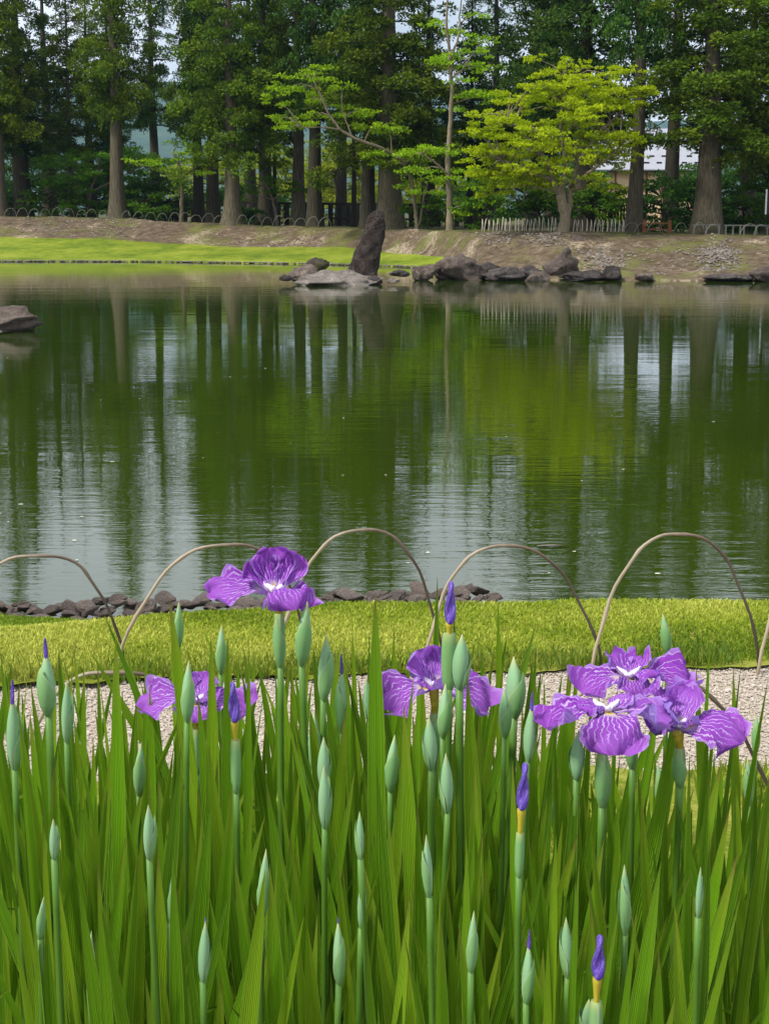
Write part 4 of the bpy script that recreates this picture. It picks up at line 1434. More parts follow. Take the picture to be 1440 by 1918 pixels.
gate()
for i, (xa, xb, words) in enumerate(((1298, 1345, 'nearest the huge trunk'), (1358, 1385, 'in the middle of its row'), (1392, 1436, 'nearest the sign'))):
    d = 61.2
    a, b = at(xa, 440, d), at(xb, 440, d)
    root = empty('low_rail', (a.x, d, ground_z(xa, d)))
    tag(root, 'low grey rail, ' + words, 'railing', 'low grey rails')
    W = b.x - a.x
    for k in range(3):
        Bag().add(box((W * k / 2, 0, 0.12), (0.06, 0.06, 0.44))).build('post', MT['timber_grey'], root, smooth=False)
    Bag().add(box((W / 2, 0, 0.36), (W + 0.12, 0.07, 0.05))).build('rail', MT['timber_grey'], root, smooth=False)

d = 61.5
a = at(1447, 440, d)
root = empty('sign', (a.x, d, ground_z(1447, d)))
tag(root, 'dark upright sign board with white edge at the frame edge', 'sign')
zt, zb_ = at(1440, 355, d).z - root.location.z, at(1440, 401, d).z - root.location.z
Bag().add(box((0.0, 0, (zt + zb_) / 2), (0.62, 0.05, zt - zb_))).build('board', MT['sign_board'], root, smooth=False)
Bag().add(box((-0.335, 0, (zt + zb_) / 2), (0.05, 0.07, zt - zb_ + .02))).build('edge_strip', MT['white_paint'], root, smooth=False)
Bag().add(box((-0.2, 0.06, zt / 2), (0.07, 0.07, zt))).build('post', MT['timber_dark'], root, smooth=False)
Bag().add(box((0.2, 0.06, zt / 2), (0.07, 0.07, zt))).build('post', MT['timber_dark'], root, smooth=False)


# ------------------------------------------------------------------ bamboo hoops
def arch(W, H, rad, skew=0.0, n=26, sides=6, seed=0, e=0.62):
    r = random.Random(seed)
    pts, rd = [], []
    for i in range(n):
        t = i / (n - 1)
        s = t * 2 - 1
        x = W / 2 * (abs(s) ** 0.80) * (1 if s > 0 else -1)
        z = H * (1 - abs(s) ** (2.1 + e * 0.2))
        x += skew * W * (1 - s * s)
        wob = 0.006 * math.sin(i * 1.3 + seed)
        pts.append((x + wob * H, 0.012 * math.sin(i * .7 + seed), z))
        node = 1.32 if i % 6 == 3 else 1.0
        rd.append(rad * node * (1.1 - 0.25 * t))
    pts[0] = (pts[0][0], pts[0][1], -0.08)
    pts[-1] = (pts[-1][0], pts[-1][1], -0.08)
    return tube(pts, rd, sides)


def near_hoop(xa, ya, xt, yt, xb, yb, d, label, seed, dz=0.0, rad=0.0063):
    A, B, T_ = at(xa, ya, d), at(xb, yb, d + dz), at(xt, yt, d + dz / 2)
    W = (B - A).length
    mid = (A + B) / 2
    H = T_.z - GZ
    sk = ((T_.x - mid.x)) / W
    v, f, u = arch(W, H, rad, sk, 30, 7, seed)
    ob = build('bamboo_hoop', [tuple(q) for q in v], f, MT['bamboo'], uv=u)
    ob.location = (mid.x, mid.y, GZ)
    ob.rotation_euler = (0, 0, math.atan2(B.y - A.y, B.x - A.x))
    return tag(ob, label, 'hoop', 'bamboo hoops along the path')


dh = path_far(0) + 0.10
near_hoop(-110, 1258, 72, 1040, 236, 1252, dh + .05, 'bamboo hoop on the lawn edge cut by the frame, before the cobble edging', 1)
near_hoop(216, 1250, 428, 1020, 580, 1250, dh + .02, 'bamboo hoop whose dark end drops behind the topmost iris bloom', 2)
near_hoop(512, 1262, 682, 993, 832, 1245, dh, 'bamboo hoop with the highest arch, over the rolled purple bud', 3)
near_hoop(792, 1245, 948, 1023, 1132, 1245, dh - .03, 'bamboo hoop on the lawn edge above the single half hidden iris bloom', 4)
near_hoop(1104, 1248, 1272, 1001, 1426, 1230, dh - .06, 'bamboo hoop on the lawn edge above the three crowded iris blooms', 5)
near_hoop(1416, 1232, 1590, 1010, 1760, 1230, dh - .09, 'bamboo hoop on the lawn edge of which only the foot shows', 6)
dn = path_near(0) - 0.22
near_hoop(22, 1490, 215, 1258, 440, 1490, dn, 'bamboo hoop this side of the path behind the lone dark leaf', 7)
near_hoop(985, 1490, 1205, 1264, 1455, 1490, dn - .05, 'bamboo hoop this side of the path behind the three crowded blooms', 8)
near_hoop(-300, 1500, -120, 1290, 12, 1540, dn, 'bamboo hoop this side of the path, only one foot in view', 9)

ORD = ['first', 'second', 'third', 'fourth', 'fifth', 'sixth', 'seventh', 'eighth', 'ninth', 'tenth', 'eleventh', 'twelfth', 'thirteenth', 'fourteenth', 'fifteenth', 'sixteenth', 'seventeenth', 'eighteenth',
       'nineteenth', 'twentieth', 'twenty-first', 'twenty-second', 'twenty-third', 'twenty-fourth', 'twenty-fifth', 'twenty-sixth', 'twenty-seventh', 'twenty-eighth', 'twenty-ninth', 'thirtieth']
v, f, u = arch(0.66, 0.46, 0.016, 0.06, 14, 4, 3)
pale_mesh = build('bamboo_hoop', [tuple(q) for q in v], f, MT['bamboo_pale'], uv=u, link=False).data
v, f, u = arch(0.66, 0.46, 0.011, 0.06, 14, 4, 3)
far_mesh = build('bamboo_hoop', [tuple(q) for q in v], f, MT['bamboo_grey'], uv=u, link=False).data


def far_hoop(px, d, label, group, sx=1.0, sz=1.0, rz=0.0, dz=0.0, me=None):
    ob = bpy.data.objects.new('bamboo_hoop', me or far_mesh)
    C.objects.link(ob)
    ob.location = (wx(px, d), d, ground_z(px, d) + dz)
    ob.scale = (sx, 1.0, sz)
    ob.rotation_euler = (0, 0, rz)
    tag(ob, label, 'hoop', group)


for i in range(28):
    px = 24 + i * 21.6 + rnd.uniform(-2, 2)
    d = float(np.interp(px, COLS[:, 0], COLS[:, 4])) + 0.15
    far_hoop(px, d, '%s hoop from the frame edge along the top of the far lawn bank' % ORD[i], 'small hoops along the far lawn bank', rnd.uniform(.85, 1.1), rnd.uniform(.9, 1.15), rnd.uniform(-.15, .25))
k = 0
for (xa, xb, n_, nm) in ((902, 1040, 19, 'before the maple trunk'), (1074, 1166, 13, 'past the maple trunk')):
    for i in range(n_):
        px = xa + (xb - xa) * i / (n_ - 1) + rnd.uniform(-1.5, 1.5)
        d = float(np.interp(px, COLS[:, 0], COLS[:, 4])) + 0.35
        far_hoop(px, d, '%s hoop of the whitish row %s' % (ORD[i], nm), 'whitish hoops around the yellow maple', rnd.uniform(.8, 1.1), rnd.uniform(.95, 1.2), R(rnd.uniform(70, 84)), me=pale_mesh)
for i, px in enumerate((1180, 1200, 1224, 1272, 1306, 1332, 1400, 1422)):
    d = float(np.interp(px, COLS[:, 0], COLS[:, 4])) + 0.3
    far_hoop(px, d, '%s single hoop counted from the straight cedar trunk toward the sign' % ORD[i], 'hoops by the rails', rnd.uniform(.9, 1.2), rnd.uniform(.8, 1.0), R(rnd.uniform(10, 35)))

# ------------------------------------------------------------------ far hills and the air
V, nn = [], 90
for i in range(nn + 1):
    a = R(-48 + 96 * i / nn)
    for k, (dist, hf) in enumerate(((2300, -0.05), (2900, 0.55), (3500, 1.0), (4700, 0.7))):
        hgt = 62 + 55 * float(nz(i * 0.16, 3.3)) + 16 * float(nz(i * 0.6, 7.1)) - 30 * math.exp(-((i - 58) / 9.0) ** 2)
        V.append((math.sin(a) * dist, math.cos(a) * dist, 2.5 * hgt * hf + 22 * (float(nz(i * .9 + k * 5, k * 3)) - .5)))
q = [(i * 4 + k, (i + 1) * 4 + k, (i + 1) * 4 + k + 1, i * 4 + k + 1) for i in range(nn) for k in range(3)]
tag(build('hills', V, np.array(q), MT['far_forest']), 'wooded hills fading blue far behind the trees', 'hills', kind='structure')

hz = M('haze_air')
pv = hz.n.new('ShaderNodeVolumePrincipled')
pv.inputs['Color'].default_value = (0.40, 0.66, 1.0, 1)
pv.inputs['Density'].default_value = 0.00012
pv.inputs['Anisotropy'].default_value = 0.2
hz.l.new(pv.outputs[0], hz.out.inputs['Volume'])
bx_ = box((0, 2300, 190), (9000, 5400, 384))
hob = build('haze', bx_[0], bx_[1], hz.m, smooth=False)
tag(hob, 'thin blue summer haze in the air', 'haze', kind='stuff')

# ------------------------------------------------------------------ irises
def leaf_mesh(seed):
    r = random.Random(seed)
    bow_x, bow_y, hook = r.uniform(-1.0, 1.0), r.uniform(-2.2, 2.2), r.uniform(-1.5, 1.5)
    tw = r.uniform(-0.35, 0.35)
    fold = r.choice((-1, 1)) * r.uniform(2.5, 6.0) if seed % 11 == 5 else 0.0
    skew = r.uniform(-0.25, 0.25)
    V, U, Fc = [], [], []
    ts = [0, .12, .24, .36, .48, .58, .67, .75, .80, .84, .88, .915, .94, .96, .975, .99, 1.0]
    n = len(ts)
    cols = (-1, -0.45, 0, 0.45, 1)
    for i in range(n):
        t = ts[i]
        if t < 0.35:
            w = 0.80 + 0.20 * t / 0.35
        elif t < 0.80:
            w = 1.0 - 0.08 * (t - .35) / .45
        else:
            q = (t - 0.80) / 0.20
            w = 0.92 * (1 - q ** 1.9)
        w = max(w, 0.012)
        cx = bow_x * math.sin(math.pi * t) + skew * max(0, (t - .72) / .28) ** 1.5 * 0.9
        cy = bow_y * math.sin(math.pi * t) + hook * max(0, t - 0.7) ** 2 * 4
        cx += fold * max(0, t - 0.74) / 0.26
        zt = t - (0.16 * max(0, t - 0.74) / 0.26 * abs(fold) / 4 if fold else 0)
        an = tw * (t - .4)
        for c in cols:
            x, y = c * w / 2, 0.13 * w * (1 - abs(c)) + 0.02 * w * math.sin(c * 9 + seed)
            V.append((cx + x * math.cos(an) - y * math.sin(an), cy + x * math.sin(an) + y * math.cos(an), zt))
            U.append(((c + 1) / 2, t))
    m = len(cols)
    for i in range(n - 1):
        for k in range(m - 1):
            Fc.append((i * m + k, i * m + k + 1, (i + 1) * m + k + 1, (i + 1) * m + k))
    return build('leaf', V, Fc, MT['leaf'], uv=U, link=False).data


LEAVES = [leaf_mesh(s) for s in range(22)]


def add_leaf(plant, base, tip, width, az, mesh=None):
    """base, tip in the world; az turns the blade's face away from the path direction"""
    zax = (tip - base)
    L = zax.length
    zax.normalize()
    x = Vector((math.cos(az), math.sin(az), 0))
    x = (x - zax * x.dot(zax)).normalized()
    y = zax.cross(x)
    q = Matrix((x, y, zax)).transposed().to_quaternion()
    return inst('leaf', mesh or rnd.choice(LEAVES), plant, base - plant.location, q, (width, width, L))


def lathe(profile, sides=12, ex=1.0, ey=0.78, twist=None, ridge=0.0, bend=(0, 0), cut=None):
    V, U, Fc = [], [], []
    n = len(profile)
    for i, (z, r) in enumerate(profile):
        for k in range(sides):
            th = 2 * math.pi * k / sides + (twist * z if twist else 0)
            rr = r * (1 + ridge * math.cos(2 * (2 * math.pi * k / sides)))
            V.append((rr * ex * math.cos(th) + bend[0] * z * z, rr * ey * math.sin(th) + bend[1] * z * z, z))
            U.append((k / sides, z))
    for i in range(n - 1):
        for k in range(sides):
            k2 = (k + 1) % sides
            Fc.append((i * sides + k, i * sides + k2, (i + 1) * sides + k2, (i + 1) * sides + k))
    Fc.append(tuple(range(sides - 1, -1, -1)))
    Fc.append(tuple((n - 1) * sides + k for k in range(sides)))
    return V, Fc, U


BUDP = [(0, .34), (.04, .44), (.12, .68), (.22, .86), (.34, .98), (.46, 1.0), (.58, .92), (.70, .75), (.82, .50), (.92, .24), (1.0, .03)]


def shell(rev=1, seed=0):
    """outer bract: wraps one side of the bud, ends lower in an oblique point"""
    V, U, Fc = [], [], []
    n, S = 12, 9
    for i in range(n):
        t = i / (n - 1)
        z = t * 0.80
        r = np.interp(z, [p[0] for p in BUDP], [p[1] for p in BUDP]) * 1.07 + 0.02
        half = (2.2 * (1 - max(0, (t - .35) / .65) ** 1.3)) + 0.05
        for k in range(S):
            th = -math.pi / 2 + rev * 0.9 + (k / (S - 1) * 2 - 1) * half
            V.append((r * 1.06 * math.cos(th) + rev * 0.30 * z * z, r * 0.86 * math.sin(th) - 0.05, z))
            U.append((k / (S - 1), t))
    for i in range(n - 1):
        for k in range(S - 1):
            Fc.append((i * S + k, i * S + k + 1, (i + 1) * S + k + 1, (i + 1) * S + k))
    return V, Fc, U


def data_of(name, vfu, mat):
    return build(name, [tuple(q) for q in vfu[0]], vfu[1], MT[mat], uv=vfu[2], link=False).data


BUD = [data_of('bud', lathe(BUDP, bend=(b, 0)), 'bud') for b in (-0.45, 0.45)]
SHELL = [data_of('outer_bract', shell(1), 'spathe'), data_of('outer_bract', shell(-1), 'spathe')]
ROLLP = [(0, .50), (.03, .84), (.10, .98), (.22, .92), (.36, .84), (.5, .78), (.64, .73), (.78, .68), (.88, .60), (.95, .48), (1, .24)]
ROLL = [data_of('rolled_petals', lathe(ROLLP, 24, .85, .8, t, .34, (b, 0)), 'rolled') for t, b in ((4.0, .25), (-4.5, -.2))]
TIPM = data_of('petal_tip', lathe([(0, .9), (.3, .8), (.7, .5), (.9, .45), (1, .1)], 8, 1, .9, 3.0, .25, (.3, 0)), 'rolled')
TUBEM = data_of('flower_tube', lathe([(0, .55), (.3, .65), (.6, .8), (.85, 1.0), (1, 1.05)], 10), 'tube')
SPATHEP = [(0, .40), (.06, .62), (.2, .88), (.4, 1.0), (.65, 1.0), (.85, .95), (1.0, .82)]
SPATHEM = data_of('spathe', lathe(SPATHEP, 12), 'spathe')


def make_stem(plant, top, foot, rad):
    mid = top.lerp(foot, .45) + Vector((rnd.uniform(-.008, .008), rnd.uniform(-.008, .008), 0))
    pts = [foot, foot.lerp(mid, .5), mid, mid.lerp(top, .5), top.lerp(mid, .12), top]
    v, f, u = tube([p - plant.location for p in pts], [rad * k for k in (1.15, 1.1, 1.05, 1.0, .98, .95)], 8)
    return build('stem', [tuple(q) for q in v], f, MT['stem'], plant, uv=u)


GROUP_IRIS = 'irises of the bed'


def iris_root(x, d, label, group=GROUP_IRIS):
    p = empty('iris_plant', (x, d, GZ - 0.02))
    tag(p, label, 'iris', group)
    return p


def fan(plant, n, ytips, spread=0.10, wlo=0.012, whi=0.0235, maxh=1.22):
    """a fan of sword leaves; heights follow the rows their tips reach"""
    fa = rnd.uniform(-0.9, 0.9)
    ca, sa = math.cos(fa), math.sin(fa)
    d = plant.location.y
    for i in range(n):
        t = (i / max(1, n - 1)) * 2 - 1 + rnd.uniform(-.2, .2)
        yt = rnd.uniform(*ytips)
        h = HW - tan_row(yt) * d - GZ
        h = min(max(h, 0.45), maxh + rnd.uniform(-.06, .06))
        lean = t * spread * rnd.uniform(0.5, 1.6) * (2.4 if rnd.random() < .16 else 1)
        b = plant.location + Vector((ca * t * .018, sa * t * .018, 0))
        tip = b + Vector((ca * lean + rnd.uniform(-.02, .02), sa * lean + rnd.uniform(-.03, .03), h))
        add_leaf(plant, b, tip, rnd.uniform(wlo, whi), fa + rnd.uniform(-.35, .35))


PLANTS = []


def bud_plant(px, yt, yb, w, kind, label, d=None, lean=0.0, leaves=4):
    if yt > 1490:
        d = 1.56 + 0.09 * rnd.random()            # the low buds stand in the front row
    d = d or min(2.9, max(1.75, 2.0 * 27 / w)) + rnd.uniform(-.06, .06)
    top, bot = at(px + lean, yt, d), at(px, yb, d)
    foot = Vector((bot.x + rnd.uniform(-.03, .03) - lean * .0006, d + rnd.uniform(-.03, .03), GZ - .02))
    pl = iris_root(foot.x, foot.y, label)
    PLANTS.append(pl)
    ax = (top - bot)
    L = ax.length
    q = ax.to_track_quat('Z', 'Y') @ Matrix.Rotation(rnd.uniform(-.45, .45), 3, 'Z').to_quaternion()
    rr = w / 2 / pxm(d) * rnd.uniform(1.0, 1.26)
    make_stem(pl, bot + ax * .03, foot, max(0.0038, rr * .38))
    if kind == 'r':                                         # rolled petals above tube and spathe
        roll = inst('rolled_petals', rnd.choice(ROLL), pl, bot - pl.location, q, (rr, rr, L))
    else:
        hand = rnd.randrange(2)
        b = inst('bud', BUD[hand], pl, bot - pl.location, q, (rr, rr, L))
        o = inst('outer_bract', SHELL[hand], b)
        if kind in 'pd':
            tl = (0.32 if kind == 'p' else 0.10)
            tp = inst('petal_tip', TIPM, b, ((-.38, .38)[hand], 0, 0.90 if kind == 'p' else 0.955), None, (.30 if kind == 'p' else .16, .30 if kind == 'p' else .16, tl))
    if rnd.random() < .6:                                   # the small leaf that sheathes the stalk
        s0 = bot.lerp(foot, rnd.uniform(.22, .4))
        side = rnd.choice((-1, 1))
        add_leaf(pl, s0, s0 + (bot - foot) * rnd.uniform(.16, .26) + Vector((side * rnd.uniform(.008, .022), -.006, 0)), rr * 1.1, rnd.uniform(-.4, .4), LEAVES[0])
    # keep the leaves of a low bud from hiding it
    ytop = max(1240, min(1560, yt + 40))
    fan(pl, leaves, (ytop, ytop + 250))
    return pl


def rolled_plant(px, y0, y1, w, ytube, yspathe, wsp, label, d, lean=0, green=False):
    """rolled purple petals y0..y1, yellow tube to ytube, green spathe to yspathe"""
    a, b, c, e = at(px + lean, y0, d), at(px, y1, d), at(px - lean * .3, ytube, d), at(px - lean * .6, yspathe, d)
    foot = Vector((e.x + rnd.uniform(-.02, .02), d, GZ - .02))
    pl = iris_root(foot.x, d, label)
    PLANTS.append(pl)
    rr = w / 2 / pxm(d)
    rs = wsp / 2 / pxm(d)
    for nm, me, lo, hi, r0 in (('rolled_petals', ROLL[0], b, a, rr), ('flower_tube', TUBEM, c, b, rr * .8), ('spathe', SPATHEM, e, c, rs)):
        ax = hi - lo
        q = ax.to_track_quat('Z', 'Y')
        ov = ax.normalized() * (0.004 if nm != 'rolled_petals' else 0)
        inst(nm, me, pl, lo - pl.location - ov, q, (r0, r0, ax.length + ov.length))
    make_stem(pl, e, foot, max(.004, rs * .5))
    fan(pl, 4, (max(1330, y1 + 40), max(1330, y1 + 40) + 240))
    return pl


# flowers --------------------------------------------------------------
def petal(fl, az, L, W, p0, p1, roll=0.0, cup=0.15, ruffle=0.135, seed=0, base=0.006, pitch=0.0, bendpow=1.4, shape=0.62, z0=0.0):
    """one petal: grows out along az, its line bending from elevation p0 to p1"""
    r = random.Random(seed)
    nu, nv = 16, 13
    V, U, Fc = [], [], []
    x, z = base, z0
    ph1, ph2 = r.uniform(0, 6), r.uniform(0, 6)
    ca, sa = math.cos(R(az)), math.sin(R(az))
    axis = Vector((1, 0, 0))
    W *= 1.1
    notch = r.uniform(-.04, .10)
    for i in range(nu):
        t = i / (nu - 1)
        el = R(p0 + (p1 - p0) * t ** bendpow)
        if i:
            x += math.cos(el) * L / (nu - 1)
            z += math.sin(el) * L / (nu - 1)
        w = W / 2 * (0.16 + 0.84 * min(1, t / shape) ** 0.85) if t < shape else W / 2 * math.sqrt(max(0.0, 1 - ((t - shape) / (1.02 - shape)) ** 2.3))
        w = max(w, W * 0.10)
        nrm = Vector((-math.sin(el), 0, math.cos(el)))
        tan = Vector((math.cos(el), 0, math.sin(el)))
        ro = R(roll) * min(1, t * 1.6)
        side = Vector((0, 1, 0)) * math.cos(ro) + nrm * math.sin(ro)
        up = nrm * math.cos(ro) - Vector((0, 1, 0)) * math.sin(ro)
        for j in range(nv):
            v = j / (nv - 1) * 2 - 1
            lip = 0.0
            if t > .5:
                lip = -(abs(v) ** 2) * L * .05 * (t - .5) + notch * L * (t - .6) * (1 - v * v) * -.6
            off = cup * W * (v * v - .25) * (0.3 + t) + ruffle * W * abs(v) ** 1.5 * (math.sin(v * 5 + t * 10 + ph1) + .7 * math.sin(v * 12 + t * 21 + ph2)) * (0.3 + t)
            off += ruffle * .6 * W * math.sin(v * 7 + ph2) * max(0, t - .6) * 1.5
            p = Vector((x, 0, z)) + side * (v * w) + up * off + tan * lip
            V.append((p.x * ca - p.y * sa, p.x * sa + p.y * ca, p.z))
            U.append((t, j / (nv - 1)))
    for i in range(nu - 1):
        for j in range(nv - 1):
            Fc.append((i * nv + j, (i + 1) * nv + j, (i + 1) * nv + j + 1, i * nv + j + 1))
    return build('petal', V, Fc, MT['petal'], fl, uv=U)


def bloom(px, py, d, petals, label, ysp0, ysp1, wsp, xsp=0, styles=True, tilt=(0, 0), leaves=4, tubew=18):
    """bloom centre at px,py; spathe from ysp0 down to ysp1"""
    c = at(px, py, d)
    s0, s1 = at(px + xsp, ysp0, d), at(px + xsp * 1.3, ysp1, d)
    foot = Vector((s1.x + rnd.uniform(-.02, .02), d + rnd.uniform(-.02, .02), GZ - .02))
    pl = iris_root(foot.x, foot.y, label)
    PLANTS.append(pl)
    ax = c - s0
    fl = inst('flower', TUBEM, pl, s0 - pl.location - ax * .1, ax.to_track_quat('Z', 'Y'), (1, 1, 1))
    # the flower's own mesh is its tube; petals hang on it in plain axes
    k = tubew / 2 / pxm(d)
    fl.rotation_mode = 'XYZ'
    fl.rotation_euler = (0, 0, 0)
    v, f, u = tube([Vector((0, 0, 0)), ax * .35, ax * .75, ax * 1.08], [k * .62, k * .7, k * .9, k * 1.0], 10)
    me = build('flower', [tuple(q) for q in v], f, MT['tube'], uv=u, link=False).data
    fl.data = me
    fl.location = s0 - pl.location - ax * 0.05
    for i, pr in enumerate(petals):
        o = petal(fl, seed=i + int(px), **pr)
        o.location = ax * 1.06
        o.rotation_euler = (R(tilt[0]), R(tilt[1]), 0)
    if styles:
        for a in (30, 150, 270):
            ca, sa = math.cos(R(a)), math.sin(R(a))
            v, f, u = tube([Vector((0, 0, 0)), Vector((ca * .008, sa * .008, .008)), Vector((ca * .016, sa * .016, .011)), Vector((ca * .020, sa * .020, .015))], [.004, .0042, .0034, .0015], 6)
            st = build('style', [tuple(q) for q in v], f, MT['style'], fl, uv=u)
            st.location = ax * 1.06
    rs = wsp / 2 / pxm(d)
    axs = s0 - s1
    sp = inst('spathe', SPATHEM, pl, s1 - pl.location, axs.to_track_quat('Z', 'Y'), (rs, rs, axs.length))
    inst('outer_bract', SHELL[0], sp, (0, 0, 0), None, (1.03, 1.03, 1.15))
    make_stem(pl, s1 + axs * .03, foot, max(.0042, rs * .45))
    fan(pl, leaves, (1400, 1650))
    return pl


def P(az, L, W, p0, p1, **k):
    return dict(az=az, L=L, W=W, p0=p0, p1=p1, **k)


bloom(515, 1112, 2.1, [
    P(176, .094, .058, 22, -22, roll=-38, cup=.10), P(-62, .072, .070, 40, -75, cup=-.18), P(-12, .052, .050, 5, -70, roll=25),
    P(150, .056, .050, 62, 48, roll=-30, cup=.2), P(88, .064, .058, 78, 70, cup=.25), P(28, .062, .040, 55, 52, roll=60, cup=.3)],
    'topmost iris bloom, seen from the side above the lawn', 1148, 1250, 28, 8, tilt=(0, -3), tubew=26)
bloom(812, 1288, 2.15, [
    P(190, .078, .082, 8, -72, roll=-20), P(-8, .088, .080, 8, -62, roll=15), P(95, .06, .06, 20, -40),
    P(140, .056, .048, 65, 55, roll=-25, cup=.3), P(55, .058, .046, 80, 60, roll=10, cup=.3), P(-100, .036, .038, 55, -10, cup=.2)],
    'single iris bloom half hidden by green buds in the middle', 1335, 1420, 26, 2, tilt=(8, 0), tubew=20)
bloom(1136, 1335, 2.0, [
    P(-86, .082, .088, 12, -88, cup=-.05, bendpow=.8), P(186, .088, .072, 18, -58, roll=-20), P(14, .084, .082, 14, -58, roll=18),
    P(150, .044, .040, 50, -20, cup=-.2), P(40, .046, .040, 55, 0, cup=-.2), P(-150, .040, .036, 40, -35, cup=-.25)],
    'iris bloom facing the pond walker, lowest of the three crowded blooms', 1400, 1512, 30, -8, tilt=(-14, 0), tubew=22)
bloom(1178, 1272, 2.14, [
    P(196, .074, .068, 15, -50, roll=-25), P(2, .092, .078, 22, -50, roll=22), P(-80, .050, .056, 15, -75),
    P(130, .046, .044, 60, 20, cup=.2), P(60, .048, .042, 60, 10, cup=.2), P(-40, .046, .044, 55, -40, cup=-.25)],
    'iris bloom at the back of the three crowded blooms', 1360, 1440, 28, 4, tilt=(-6, 0), tubew=20)
bloom(1268, 1366, 2.05, [
    P(-14, .092, .086, 34, -52, roll=30, cup=-.15), P(100, .076, .07, 55, 10), P(200, .036, .044, 25, -40),
    P(150, .046, .044, 70, 60, cup=.3), P(60, .062, .05, 70, 35, cup=.2), P(-70, .03, .04, 60, 20)],
    'iris bloom with one big drooping petal, outermost of the three crowded blooms', 1400, 1475, 30, 4, tilt=(0, 4), tubew=26)
bloom(366, 1318, 2.35, [
    P(178, .088, .074, 22, -45, roll=-30), P(8, .084, .074, 15, -45, roll=20), P(-85, .05, .06, 20, -70),
    P(135, .046, .04, 65, 45, cup=.2), P(45, .05, .045, 65, 40, cup=.2), P(-30, .04, .04, 50, -20)],
    'iris bloom mostly hidden behind broad leaves near the hoop this side of the path', 1365, 1450, 26, 2)

# rolled purple buds
rolled_plant(842, 1090, 1168, 25, 1186, 1290, 30, 'rolled purple iris bud highest of all, before the pond', 2.05, lean=3)
rolled_plant(440, 1277, 1352, 25, 1386, 1482, 27, 'rolled purple iris bud on a bright yellow tube beside the hidden bloom', 1.98, lean=-4)
rolled_plant(976, 1430, 1516, 27, 1560, 1640, 24, 'rolled purple iris bud low among leaves before the three crowded blooms', 1.68, lean=8)
rolled_plant(1118, 1753, 1832, 30, 1876, 1960, 36, 'rolled purple iris bud at the bottom of the bed with yellow tube', 1.56, lean=6)

